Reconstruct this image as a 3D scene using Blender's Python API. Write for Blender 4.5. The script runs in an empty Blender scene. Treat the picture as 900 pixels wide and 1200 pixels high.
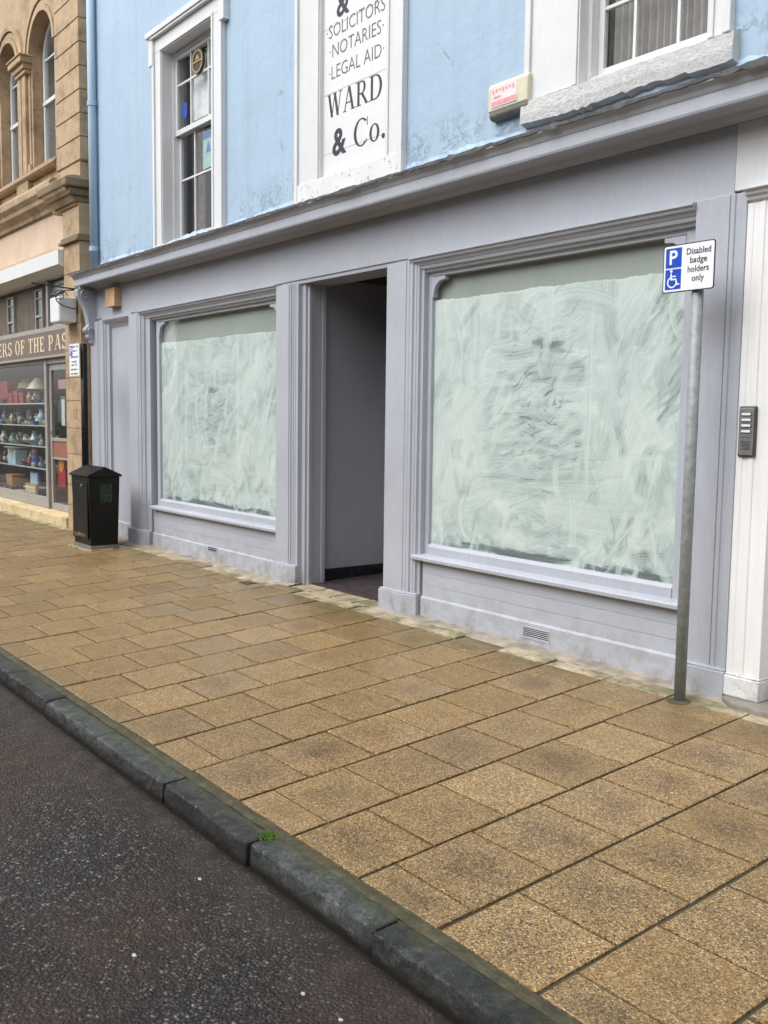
import bpy, bmesh, math, random
import numpy as np
from mathutils import Vector, Matrix
random.seed(7); rng = np.random.default_rng(11)
S = bpy.context.scene
COL = S.collection
# ------------------------------------------------------------------ camera
CAMX, CAMY, CAMZ = 0.0, -5.016, 1.6
def cam_axes(f=1130., vp=(-428., 480.), roll=0.013, cx=450., cy=600.):
    r1 = Vector((vp[0]-cx, vp[1]-cy, f)).normalized()
    hd = Vector((1, roll, 0)).normalized()
    down = r1.cross(hd).normalized()
    if down.y < 0: down = -down
    X = -r1; Z = -down; Y = Z.cross(X)
    # rows: world vector expressed from camera coordinates
    right = Vector((X.x, Y.x, Z.x)); dn = Vector((X.y, Y.y, Z.y)); fw = Vector((X.z, Y.z, Z.z))
    return right, dn, fw
rt, dn, fw = cam_axes()
cam_d = bpy.data.cameras.new('camera'); cam = bpy.data.objects.new('camera', cam_d); COL.objects.link(cam)
M = Matrix(((rt.x, -dn.x, -fw.x, CAMX), (rt.y, -dn.y, -fw.y, CAMY), (rt.z, -dn.z, -fw.z, CAMZ), (0, 0, 0, 1)))
cam.matrix_world = M
cam_d.sensor_fit = 'HORIZONTAL'; cam_d.sensor_width = 36.0; cam_d.lens = 1130/900*36.0
cam_d.clip_end = 500; cam_d.clip_start = 0.05
S.camera = cam
# ------------------------------------------------------------------ world, sun, exposure
W = bpy.data.worlds.new('World'); S.world = W; W.use_nodes = True
nt = W.node_tree; nt.nodes.clear()
SUN_EL, SUN_ROT = math.radians(52), math.radians(190)
sky = nt.nodes.new('ShaderNodeTexSky'); sky.sky_type = 'NISHITA'; sky.sun_disc = False
sky.sun_elevation = SUN_EL; sky.sun_rotation = SUN_ROT; sky.dust_density = 3.0; sky.air_density = 1.0
# overcast: the blue of the clear sky is washed out to a cloud grey
bw = nt.nodes.new('ShaderNodeRGBToBW'); mx = nt.nodes.new('ShaderNodeMix'); mx.data_type = 'RGBA'
mx.inputs[0].default_value = 0.86
bg = nt.nodes.new('ShaderNodeBackground'); bg.inputs[1].default_value = 0.15
wo = nt.nodes.new('ShaderNodeOutputWorld')
nt.links.new(sky.outputs[0], bw.inputs[0]); nt.links.new(sky.outputs[0], mx.inputs[6]); nt.links.new(bw.outputs[0], mx.inputs[7])
nt.links.new(mx.outputs[2], bg.inputs[0]); nt.links.new(bg.outputs[0], wo.inputs[0])
sun_d = bpy.data.lights.new('sun', 'SUN'); sun_d.energy = .5; sun_d.angle = math.radians(55); sun_d.color = (1, 0.96, 0.9)
sun = bpy.data.objects.new('sun', sun_d); COL.objects.link(sun)
sd = Vector((math.sin(SUN_ROT)*math.cos(SUN_EL), math.cos(SUN_ROT)*math.cos(SUN_EL), math.sin(SUN_EL)))
sun.rotation_euler = sd.to_track_quat('Z', 'Y').to_euler(); sun.location = (0, 0, 30)
S.view_settings.view_transform = 'Standard'; S.view_settings.look = 'None'
S.view_settings.gamma = 1; S.view_settings.use_curve_mapping = False
S.view_settings.exposure = 1.27
# ------------------------------------------------------------------ materials
def _n(t, typ, **kw):
    n = t.nodes.new(typ)
    for k, v in kw.items(): setattr(n, k, v)
    return n
def hexc(c): return tuple(c)+(1,) if len(c) == 3 else c
class NT:
    def __init__(s, name):
        s.m = bpy.data.materials.new(name); s.m.use_nodes = True; s.t = s.m.node_tree; s.t.nodes.clear()
        s.out = _n(s.t, 'ShaderNodeOutputMaterial'); s.p = _n(s.t, 'ShaderNodeBsdfPrincipled')
        s.t.links.new(s.p.outputs[0], s.out.inputs[0])
        s.tc = _n(s.t, 'ShaderNodeTexCoord')
    def L(s, a, b): s.t.links.new(a, b)
    def sock(s, node, i, v):
        if hasattr(v, 'is_linked') or hasattr(v, 'links'): s.L(v, node.inputs[i])
        else: node.inputs[i].default_value = v
    def mapc(s, scale=(1, 1, 1), src=None, rot=(0, 0, 0), loc=(0, 0, 0)):
        m = _n(s.t, 'ShaderNodeMapping'); m.inputs['Scale'].default_value = scale; m.inputs['Rotation'].default_value = rot
        m.inputs['Location'].default_value = loc
        s.L(src or s.tc.outputs['Object'], m.inputs[0]); return m.outputs[0]
    def noise(s, scale, det=4, rough=.6, vec=None, dist=0):
        n = _n(s.t, 'ShaderNodeTexNoise'); n.inputs['Scale'].default_value = scale; n.inputs['Detail'].default_value = det
        n.inputs['Roughness'].default_value = rough; n.inputs['Distortion'].default_value = dist
        s.L(vec or s.tc.outputs['Object'], n.inputs['Vector']); return n.outputs['Fac']
    def voro(s, scale, vec=None, feat='F1', out='Distance', rand=1):
        n = _n(s.t, 'ShaderNodeTexVoronoi'); n.feature = feat; n.inputs['Scale'].default_value = scale
        n.inputs['Randomness'].default_value = rand
        s.L(vec or s.tc.outputs['Object'], n.inputs['Vector']); return n.outputs[out]
    def ramp(s, v, stops, interp='LINEAR'):
        n = _n(s.t, 'ShaderNodeValToRGB'); s.L(v, n.inputs[0]); e = n.color_ramp.elements; n.color_ramp.interpolation = interp
        while len(e) < len(stops): e.new(0.5)
        for el, (p, c) in zip(e, stops):
            el.position = p; el.color = hexc(c) if not isinstance(c, (int, float)) else (c, c, c, 1)
        return n.outputs[0]
    def mix(s, f, a, b, mode='MIX'):
        n = _n(s.t, 'ShaderNodeMix', data_type='RGBA', blend_type=mode)
        for i, v in ((0, f), (6, a), (7, b)):
            if isinstance(v, (tuple, list)): n.inputs[i].default_value = hexc(v)
            elif isinstance(v, (int, float)): n.inputs[i].default_value = v
            else: s.L(v, n.inputs[i])
        return n.outputs[2]
    def math(s, op, a, b=0, c=0):
        n = _n(s.t, 'ShaderNodeMath', operation=op)
        for i, v in enumerate((a, b, c)):
            if isinstance(v, (int, float)): n.inputs[i].default_value = v
            else: s.L(v, n.inputs[i])
        return n.outputs[0]
    def rng(s, v, a, b, c=0, d=1):
        n = _n(s.t, 'ShaderNodeMapRange'); s.L(v, n.inputs[0])
        for i, q in enumerate((a, b, c, d)): n.inputs[i+1].default_value = q
        return n.outputs[0]
    def xyz(s):
        n = _n(s.t, 'ShaderNodeSeparateXYZ'); g = _n(s.t, 'ShaderNodeNewGeometry'); s.L(g.outputs['Position'], n.inputs[0]); return n.outputs
    def bump(s, h, strength=.3, dist=.01, prev=None):
        n = _n(s.t, 'ShaderNodeBump'); n.inputs['Strength'].default_value = strength; n.inputs['Distance'].default_value = dist
        s.L(h, n.inputs['Height'])
        if prev is not None: s.L(prev, n.inputs['Normal'])
        return n.outputs[0]
    def fin(s, col=None, rough=None, nor=None, metal=0, spec=None):
        for k, v in (('Base Color', col), ('Roughness', rough), ('Metallic', metal), ('Normal', nor)):
            if v is None: continue
            if isinstance(v, (tuple, list)): s.p.inputs[k].default_value = hexc(v)
            elif isinstance(v, (int, float)): s.p.inputs[k].default_value = v
            else: s.L(v, s.p.inputs[k])
        if spec is not None: s.p.inputs['Specular IOR Level'].default_value = spec
        return s.m
def simple(name, col, rough=.6, var=.12, scale=9, bump=.15, bscale=60, metal=0, spec=None, dist=.003):
    n = NT(name); a = n.noise(scale, 5, .6)
    lo = tuple(c*(1-var) for c in col); hi = tuple(min(1, c*(1+var)) for c in col)
    c = n.ramp(a, [(.3, lo), (.7, hi)])
    return n.fin(c, n.rng(n.noise(scale*2), .3, .7, max(0, rough-.08), min(1, rough+.08)), n.bump(n.noise(bscale, 4), bump, dist), metal, spec)
def paint(name, col, rough=.5, grime=(.22, .20, .16), gz=.35, dirt=.5, brush=(60, 60, 6), chips=.0, under=(.5, .45, .38), fade=(1, 1, 1)):
    n = NT(name); p = n.xyz()
    big = n.noise(1.3, 5, .6); c = n.ramp(big, [(.25, tuple(x*.91 for x in col)), (.75, tuple(min(1, x*1.05) for x in col))])
    st = n.noise(1, 6, .65, n.mapc(brush)); c = n.mix(.14, c, n.ramp(st, [(.35, .35), (.65, .8)]), 'SOFT_LIGHT')
    # rain streaks and splashed dirt close to the pavement
    stv = n.noise(1, 5, .7, n.mapc((14, 14, .7)))
    c = n.mix(n.math('MULTIPLY', n.rng(stv, .52, .8), .16), c, tuple(x*.62 for x in col))
    g = n.math('MULTIPLY', n.rng(p[2], gz, 0.0, 0, 1), n.rng(n.noise(7, 7, .72), .44, .66))
    c = n.mix(n.math('MULTIPLY', g, dirt), c, grime)
    sp = n.math('MULTIPLY', n.rng(n.voro(45), .16, .08), n.rng(n.noise(2.2, 3), .5, .7))
    c = n.mix(n.math('MULTIPLY', sp, .5), c, tuple(x*.5 for x in col))
    h = n.math('ADD', n.math('MULTIPLY', st, .6), n.math('ADD', n.noise(30, 4), n.math('MULTIPLY', n.noise(5, 5), 2.2)))
    ck = n.math('MULTIPLY', n.rng(n.noise(38, 6, .75), .655, .665), n.rng(n.noise(2.7, 4), .53, .6)); c = n.mix(n.math('MULTIPLY', ck, .7), c, (.62, .61, .60))
    if chips > 0:
        ch = n.rng(n.noise(16, 8, .75), .70-chips, .715-chips); c = n.mix(ch, c, under); h = n.math('SUBTRACT', h, n.math('MULTIPLY', ch, .8))
    return n.fin(c, n.rng(big, .3, .7, rough-.07, rough+.1), n.bump(h, .32, .004))
GREY = (.40, .422, .475)
M_grey = paint('grey_gloss_paint', GREY, .42)
M_greywall = paint('grey_masonry_paint', GREY, .6, brush=(9, 9, 30), dirt=.8)
M_white = paint('white_gloss_paint', (.655, .665, .675), .45, dirt=.5)
M_whitebright = paint('lighter_white_paint', (.76, .765, .765), .45, dirt=.3)  # lighter than the other white, for the door surround
M_whiteflake = paint('flaking_white_paint', (.70, .71, .715), .5, chips=.115, under=(.33, .28, .22), gz=.35, dirt=.7)
# cornice lead
M_lead = simple('lead_flashing', (.10, .10, .105), .7, .5, 12, .6, 40, dist=.01)
def m_blue():
    n = NT('blue_masonry_paint'); p = n.xyz(); col = (.355, .475, .60)
    big = n.noise(.9, 6, .62); c = n.ramp(big, [(.25, tuple(x*.93 for x in col)), (.75, tuple(min(1, x*1.06) for x in col))])
    low = n.rng(p[2], 4.05, 3.5, 0, 1)
    f = n.noise(5.5, 9, .75, dist=.6)
    line = n.math('MULTIPLY', n.rng(n.math('ABSOLUTE', n.math('SUBTRACT', f, .52)), .024, .008), n.math('MULTIPLY', n.rng(low, .15, .6), n.rng(n.noise(1.4, 4), .42, .52)))
    c = n.mix(n.math('MULTIPLY', line, .55), c, (.17, .20, .23))
    patch = n.math('MULTIPLY', n.rng(n.noise(3.3, 8, .7), .58, .62), n.rng(low, .3, .9)); c = n.mix(n.math('MULTIPLY', patch, .4), c, (.52, .60, .62))
    v = n.voro(1.6, n.mapc((1, 1, .45)), 'DISTANCE_TO_EDGE'); 
    cr = n.math('MULTIPLY', n.rng(n.math('ADD', v, n.math('MULTIPLY', n.noise(9, 6, .7), .05)), .034, .029), n.rng(n.noise(1.7, 3), .56, .62))
    c = n.mix(n.math('MULTIPLY', cr, .45), c, (.20, .25, .31))
    st = n.noise(1, 6, .75, n.mapc((7, 7, .35))); c = n.mix(n.math('MULTIPLY', n.rng(st, .48, .72), .38), c, (.25, .33, .41)); c = n.mix(n.math('MULTIPLY', n.rng(n.noise(1.1, 7, .7), .5, .64), .3), c, (.38, .50, .61))
    h = n.math('ADD', n.math('MULTIPLY', n.noise(3, 7, .6), 1.2), n.math('MULTIPLY', n.noise(40, 4), .12))
    h = n.math('SUBTRACT', h, n.math('MULTIPLY', n.math('MAXIMUM', line, cr), .25))
    return n.fin(c, .7, n.bump(h, .5, .02))
M_blue = m_blue()
def m_cill():
    n = NT('rough_white_cill'); a = n.noise(14, 9, .78); c = n.ramp(a, [(.30, (.42, .41, .39)), (.40, (.66, .66, .65)), (.6, (.74, .745, .75))])
    g = n.rng(n.noise(30, 8, .8), .64, .70); c = n.mix(n.math('MULTIPLY', g, .5), c, (.26, .25, .23))
    return n.fin(c, .75, n.bump(n.math('ADD', a, n.math('MULTIPLY', n.noise(45, 6, .7), .4)), 1.0, .03))
M_roughcill = m_cill()
def m_stone(name, base, dark, pier=True):
    n = NT(name); a = n.noise(2.2, 7, .65); c = n.ramp(a, [(.3, dark), (.5, base), (.75, tuple(min(1, x*1.18) for x in base))])
    b = n.noise(1, 5, .7, n.mapc((3, 3, 14))); c = n.mix(.22, c, n.ramp(b, [(.3, .25), (.7, .8)]), 'SOFT_LIGHT')
    c = n.mix(n.math('MULTIPLY', n.rng(n.noise(4, 9, .78), .52, .68), .65), c, tuple(x*.42 for x in dark))
    return n.fin(c, .85, n.bump(n.noise(35, 8, .7), .5, .008))
M_stone = m_stone('sandstone', (.42, .305, .19), (.25, .175, .105))
M_stonedk = m_stone('weathered_sandstone', (.20, .145, .085), (.09, .065, .042))
M_stonepale = m_stone('pale_sandstone_step', (.58, .46, .27), (.42, .31, .17))
M_peach = simple('peach_render', (.60, .46, .34), .8, .1, 3)
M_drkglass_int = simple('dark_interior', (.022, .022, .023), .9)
M_brown = simple('brown_timber_cladding', (.13, .10, .075), .6, .35, 5)
M_signbrown = simple('brown_fascia_board', (.155, .115, .085), .5, .1, 5)
M_cream = simple('cream_lettering', (.72, .62, .42), .5, .05)
M_alu = simple('grey_shopfront_frame', (.30, .285, .27), .45, .08, 6)
def m_glass(name, tint=(.92, .95, .94), ior=1.5, rough=.02, wavy=.02):
    n = NT(name); t = n.t; t.nodes.remove(n.p)
    tr = _n(t, 'ShaderNodeBsdfTransparent'); tr.inputs[0].default_value = hexc(tint)
    gl = _n(t, 'ShaderNodeBsdfGlossy'); gl.inputs['Roughness'].default_value = rough
    ge = _n(t, 'ShaderNodeNewGeometry'); dt = _n(t, 'ShaderNodeVectorMath', operation='DOT_PRODUCT')
    n.L(ge.outputs['Incoming'], dt.inputs[0]); n.L(ge.outputs['Normal'], dt.inputs[1])
    q = n.math('POWER', n.math('SUBTRACT', 1, n.math('ABSOLUTE', dt.outputs['Value'])), 5)      # the same reflectance from both faces of the pane
    fr = n.math('ADD', n.math('MULTIPLY', q, .85), .07*(ior-1)/.5); ms = _n(t, 'ShaderNodeMixShader')
    b = n.bump(n.noise(2.5, 3), wavy, .05); n.L(b, gl.inputs['Normal'])
    n.L(fr, ms.inputs[0]); n.L(tr.outputs[0], ms.inputs[1]); n.L(gl.outputs[0], ms.inputs[2]); n.L(ms.outputs[0], n.out.inputs[0])
    return n.m
M_glass = m_glass('window_glass')
def m_wash():
    n = NT('whitewash'); at = _n(n.t, 'ShaderNodeAttribute', attribute_name='wash')
    f = at.outputs['Fac']
    c = n.ramp(f, [(0, (.045, .06, .06)), (.22, (.13, .165, .165)), (.38, (.33, .375, .375)), (.56, (.50, .565, .555)), (.72, (.60, .675, .655)), (1, (.78, .82, .81))])
    c = n.mix(.15, c, n.ramp(n.noise(2.0, 4), [(.3, (.50, .565, .565)), (.7, (.61, .645, .64))]), 'MIX')
    return n.fin(c, .75, n.bump(f, .25, .003))
M_wash = m_wash()
M_blind = simple('grey_green_backing', (.40, .43, .40), .8, .1, 1.5)
def m_paver():
    n = NT('buff_paving_slab'); p = n.xyz(); uv = n.tc.outputs['UV']
    at = _n(n.t, 'ShaderNodeVertexColor', layer_name='slab'); sep = _n(n.t, 'ShaderNodeSeparateColor'); n.L(at.outputs[0], sep.inputs[0])
    r1, r2, r3 = sep.outputs[0], sep.outputs[1], sep.outputs[2]
    cell = n.voro(190, out='Color'); sc = _n(n.t, 'ShaderNodeSeparateColor'); n.L(cell, sc.inputs[0])
    c = n.ramp(sc.outputs[0], [(0, (.045, .030, .018)), (.15, (.13, .080, .034)), (.45, (.255, .158, .058)), (.75, (.355, .226, .088)), (.92, (.45, .315, .155)), (1, (.58, .49, .36))])
    # each slab a slightly different mix
    c = n.mix(n.math('MULTIPLY', r1, .25), c, n.mix(r2, (.27, .170, .070), (.205, .148, .080)))
    c = n.mix(1, c, n.ramp(r3, [(0, .80), (1, 1.0)]), 'MULTIPLY')
    fine = n.noise(9, 6, .7); c = n.mix(.35, c, n.ramp(fine, [(.3, .25), (.7, .72)]), 'SOFT_LIGHT')
    # worn dark middle
    v = _n(n.t, 'ShaderNodeVectorMath', operation='DISTANCE'); n.L(uv, v.inputs[0]); v.inputs[1].default_value = (.5, .5, 0)
    d = n.math('ADD', v.outputs['Value'], n.math('MULTIPLY', n.math('SUBTRACT', n.noise(5, 9, .78), .5), 1.5))
    m = n.math('MULTIPLY', n.rng(d, .46, .12), n.rng(n.math('ADD', r2, n.rng(p[0], -6, -2, -.25, .35)), .10, 1.0, .10, 1.0))
    m = n.math('MULTIPLY', m, n.rng(n.noise(70, 7, .85), .42, .56)); c = n.mix(m, c, n.mix(1, c, (.42, .41, .41), 'MULTIPLY'))
    gum = n.math('MULTIPLY', n.rng(n.voro(5.5), .045, .035), n.rng(r1, .3, .6)); c = n.mix(n.math('MULTIPLY', gum, .5), c, (.08, .07, .06))
    # damp algae by the wall
    wall = n.math('MULTIPLY', n.rng(n.math('ADD', p[1], n.math('MULTIPLY', n.math('SUBTRACT', n.noise(1.6, 5), .5), .9)), -.75, -.10), n.rng(n.noise(2.6, 6, .68), .36, .54))
    c = n.mix(n.math('MULTIPLY', wall, .78), c, n.ramp(n.noise(9, 7, .7), [(.3, (.050, .047, .018)), (.55, (.105, .090, .036)), (.75, (.20, .17, .085))]))
    kb = n.math('MULTIPLY', n.rng(p[1], -2.72, -3.0), n.rng(n.noise(4, 6, .7), .42, .62)); c = n.mix(n.math('MULTIPLY', kb, .45), c, (.09, .075, .045))
    big = n.noise(.7, 4, .6); c = n.mix(.35, c, n.ramp(big, [(.3, .3), (.7, .68)]), 'SOFT_LIGHT')
    h = n.math('ADD', n.voro(190), n.noise(40, 4))
    return n.fin(c, n.rng(n.math('ADD', big, r1), .4, 1.3, .30, .60), n.bump(h, .25, .003), spec=.45)
M_paver = m_paver()
def m_edge():
    n = NT('pale_stone_edging'); p = n.xyz(); a = n.noise(5, 7, .65)
    c = n.ramp(a, [(.3, (.20, .165, .10)), (.5, (.38, .32, .215)), (.7, (.52, .455, .34))])
    g = n.rng(n.noise(3.4, 6, .7), .44, .58); c = n.mix(n.math('MULTIPLY', g, .75), c, n.ramp(n.noise(20, 5), [(.3, (.06, .06, .022)), (.7, (.15, .135, .05))]))
    return n.fin(c, .8, n.bump(n.noise(30, 7, .7), .5, .008))
M_edge = m_edge()
M_joint = simple('dark_mossy_joint', (.052, .045, .026), .9, .5, 4, .4, 60, dist=.006)
def m_mortar():
    n = NT('mossy_mortar'); a = n.noise(14, 9, .78)
    c = n.ramp(a, [(.3, (.028, .026, .015)), (.5, (.070, .062, .034)), (.66, (.13, .115, .07)), (.8, (.20, .18, .13))])
    c = n.mix(n.math('MULTIPLY', n.rng(n.noise(4, 6, .7), .48, .62), .45), c, (.055, .055, .022))
    return n.fin(c, .9, n.bump(n.noise(60, 9, .8), .8, .010))
M_mortar = m_mortar()
def m_kerb():
    n = NT('wet_dark_granite'); p = n.xyz(); a = n.noise(5, 10, .78)
    at = _n(n.t, 'ShaderNodeVertexColor', layer_name='stone'); se = _n(n.t, 'ShaderNodeSeparateColor'); n.L(at.outputs[0], se.inputs[0])
    c = n.ramp(a, [(.28, (.016, .018, .017)), (.45, (.042, .048, .045)), (.6, (.095, .105, .099)), (.74, (.19, .195, .185))])
    gr = n.noise(160, 5, .8); c = n.mix(1, c, n.ramp(gr, [(.35, .45), (.55, 1.0), (.68, 1.9)]), 'MULTIPLY'); mo = n.noise(19, 9, .8); c = n.mix(1, c, n.ramp(mo, [(.35, .5), (.5, 1.0), (.66, 1.7)]), 'MULTIPLY'); c = n.mix(n.math('MULTIPLY', n.rng(mo, .60, .68), .45), c, (.17, .175, .165))
    c = n.mix(n.math('MULTIPLY', n.rng(gr, .60, .70), .30), c, (.22, .22, .21))
    c = n.mix(1, c, n.ramp(se.outputs[0], [(0, .62), (1, 1.25)]), 'MULTIPLY')
    # brown splashed lower face, with painted shade deepening towards the road
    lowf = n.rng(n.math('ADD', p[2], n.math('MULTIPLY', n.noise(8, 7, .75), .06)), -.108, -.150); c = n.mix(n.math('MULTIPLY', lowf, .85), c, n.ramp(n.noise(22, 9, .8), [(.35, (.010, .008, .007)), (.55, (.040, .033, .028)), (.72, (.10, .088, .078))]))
    wet = n.rng(n.math('ADD', p[2], n.math('MULTIPLY', n.noise(6, 5), .04)), -.150, -.175); c = n.mix(wet, c, (.009, .007, .006))  # near-black foot: wet grime plus the shadow gap under the kerb, painted in
    g = n.math('MULTIPLY', n.rng(n.math('ADD', p[1], n.math('MULTIPLY', n.noise(5, 8, .75), .12)), -3.05, -2.95), n.rng(n.noise(13, 8, .75), .42, .56))
    c = n.mix(n.math('MULTIPLY', g, .85), c, n.ramp(n.noise(40, 5), [(.3, (.040, .045, .014)), (.7, (.10, .10, .035))]))
    geo = _n(n.t, 'ShaderNodeNewGeometry')
    e = n.math('MULTIPLY', n.rng(se.outputs[1], .25, .75), n.rng(n.noise(30, 9, .8), .40, .60)); c = n.mix(n.math('MULTIPLY', e, .8), c, (.24, .245, .24))
    return n.fin(c, n.rng(a, .3, .7, .42, .75), n.bump(n.math('ADD', n.noise(38, 10, .8), n.math('MULTIPLY', gr, .35)), .9, .012), spec=.32)
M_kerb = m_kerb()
def m_road():
    n = NT('wet_asphalt'); p = n.xyz()
    wv = _n(n.t, 'ShaderNodeVectorMath', operation='ADD'); nz = _n(n.t, 'ShaderNodeTexNoise'); nz.inputs['Scale'].default_value = 40; n.L(n.tc.outputs['Object'], nz.inputs['Vector'])
    sc_ = _n(n.t, 'ShaderNodeVectorMath', operation='SCALE'); sc_.inputs['Scale'].default_value = .012; n.L(nz.outputs['Color'], sc_.inputs[0]); n.L(n.tc.outputs['Object'], wv.inputs[0]); n.L(sc_.outputs[0], wv.inputs[1])
    w = wv.outputs[0]; cell = n.voro(72, w, out='Color'); d = n.voro(72, w)
    sc = _n(n.t, 'ShaderNodeSeparateColor'); n.L(cell, sc.inputs[0])
    c = n.ramp(sc.outputs[1], [(0, (.014, .011, .009)), (.35, (.027, .0215, .0185)), (.62, (.055, .045, .039)), (.82, (.105, .089, .078)), (.93, (.23, .20, .175)), (1, (.42, .39, .36))])
    c2 = n.ramp(n.voro(230, out='Color'), [(0, .008), (.6, .05), (1, .20)]); c = n.mix(.35, c, c2)
    c = n.mix(n.math('MULTIPLY', n.rng(d, .30, .6), .85), c, (.010, .008, .008))
    big = n.noise(1.2, 6, .65)
    c = n.mix(n.math('MULTIPLY', n.rng(big, .44, .58), .60), c, (.050, .030, .020))
    c = n.mix(.5, c, n.ramp(n.noise(2.6, 7, .7), [(.3, .22), (.7, .75)]), 'SOFT_LIGHT')
    near = n.rng(n.math('ADD', p[1], n.math('MULTIPLY', n.noise(3, 5), .22)), -3.42, -3.10)   # the smoother channel against the kerb
    c = n.mix(n.math('MULTIPLY', near, .55), c, n.ramp(n.noise(7, 7, .7), [(.3, (.022, .016, .013)), (.5, (.048, .039, .034)), (.7, (.10, .086, .077))]))
    grime = n.rng(n.math('ADD', p[1], n.math('MULTIPLY', n.noise(6, 6, .7), .06)), -3.155, -3.115); c = n.mix(grime, c, (.012, .010, .008))  # dark line along the kerb foot: wet grime with the shadow gap painted in
    h = n.math('MULTIPLY', n.math('SUBTRACT', 1, n.math('MINIMUM', n.math('MULTIPLY', d, 1.6), 1)), n.rng(near, 0, 1, 1, .35))
    h = n.math('ADD', h, n.math('MULTIPLY', sc.outputs[0], .5))
    rough = n.rng(n.noise(3.3, 6, .6), .35, .65, .36, .66)
    return n.fin(c, rough, n.bump(n.math('ADD', h, n.math('MULTIPLY', n.noise(260, 3), .5)), .9, .010), spec=.26)
M_road = m_road()
M_blackpaint = simple('black_street_paint', (.008, .008, .009), .45, .5, 8, .25, 50, spec=.2)
M_binblack = simple('scuffed_black_bin', (.007, .0065, .0065), .42, .7, 5, .3, 30, spec=.22)
M_galv = simple('galvanised_steel', (.25, .275, .28), .55, .22, 26, .25, 80, metal=.15)
M_signwhite = simple('white_sign_sheet', (.78, .80, .83), .35, .03)
M_signblue = simple('blue_sign_sheet', (.008, .065, .50), .35, .05)
M_black = simple('black_lettering', (.015, .015, .018), .5, .1)
M_ink = simple('worn_black_lettering', (.022, .022, .032), .5, .5, 14)
M_greyink = simple('grey_lettering', (.09, .095, .11), .5, .3, 12)
M_board = paint('white_name_board', (.70, .71, .72), .5, dirt=0)
M_tile = simple('black_glazed_tile', (.014, .013, .015), .2, .3, 9)
M_floor = simple('dark_quarry_tile', (.050, .037, .037), .45, .45, 12, .3)
M_wood = simple('bare_pine_block', (.52, .36, .20), .7, .25, 4)
M_cream2 = simple('aged_cream_plastic', (.62, .60, .45), .5, .08)
M_dkplast = simple('dirty_grey_plastic', (.16, .16, .14), .6, .3)
M_pink = simple('faded_red_print', (.75, .30, .33), .6, .2, 25)
M_paleprint = simple('faded_print', (.75, .66, .68), .6, .06)
M_steel = simple('brushed_steel', (.34, .34, .34), .38, .12, 20, metal=.7)
M_button = simple('pale_button', (.70, .71, .72), .4, .03)
M_rubber = simple('dark_surround', (.05, .05, .052), .5, .1)
M_curtain = simple('beige_curtain', (.25, .22, .19), .9, .2, 12)
M_browncurt = simple('brown_striped_curtain', (.15, .11, .095), .9, .35, 14)
M_moss = simple('bright_moss', (.10, .22, .02), .9, .4, 60)
M_gum = simple('pale_scrap', (.42, .42, .40), .7, .1)
M_rust = simple('bare_rusty_wood', (.20, .11, .06), .9, .4)
M_iron = simple('black_iron', (.02, .02, .02), .6, .2)
M_whiteplast = simple('white_plastic_box', (.70, .71, .72), .5, .06)
def flat(name, c, r=.5): return simple(name, c, r, .15, 14)
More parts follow.
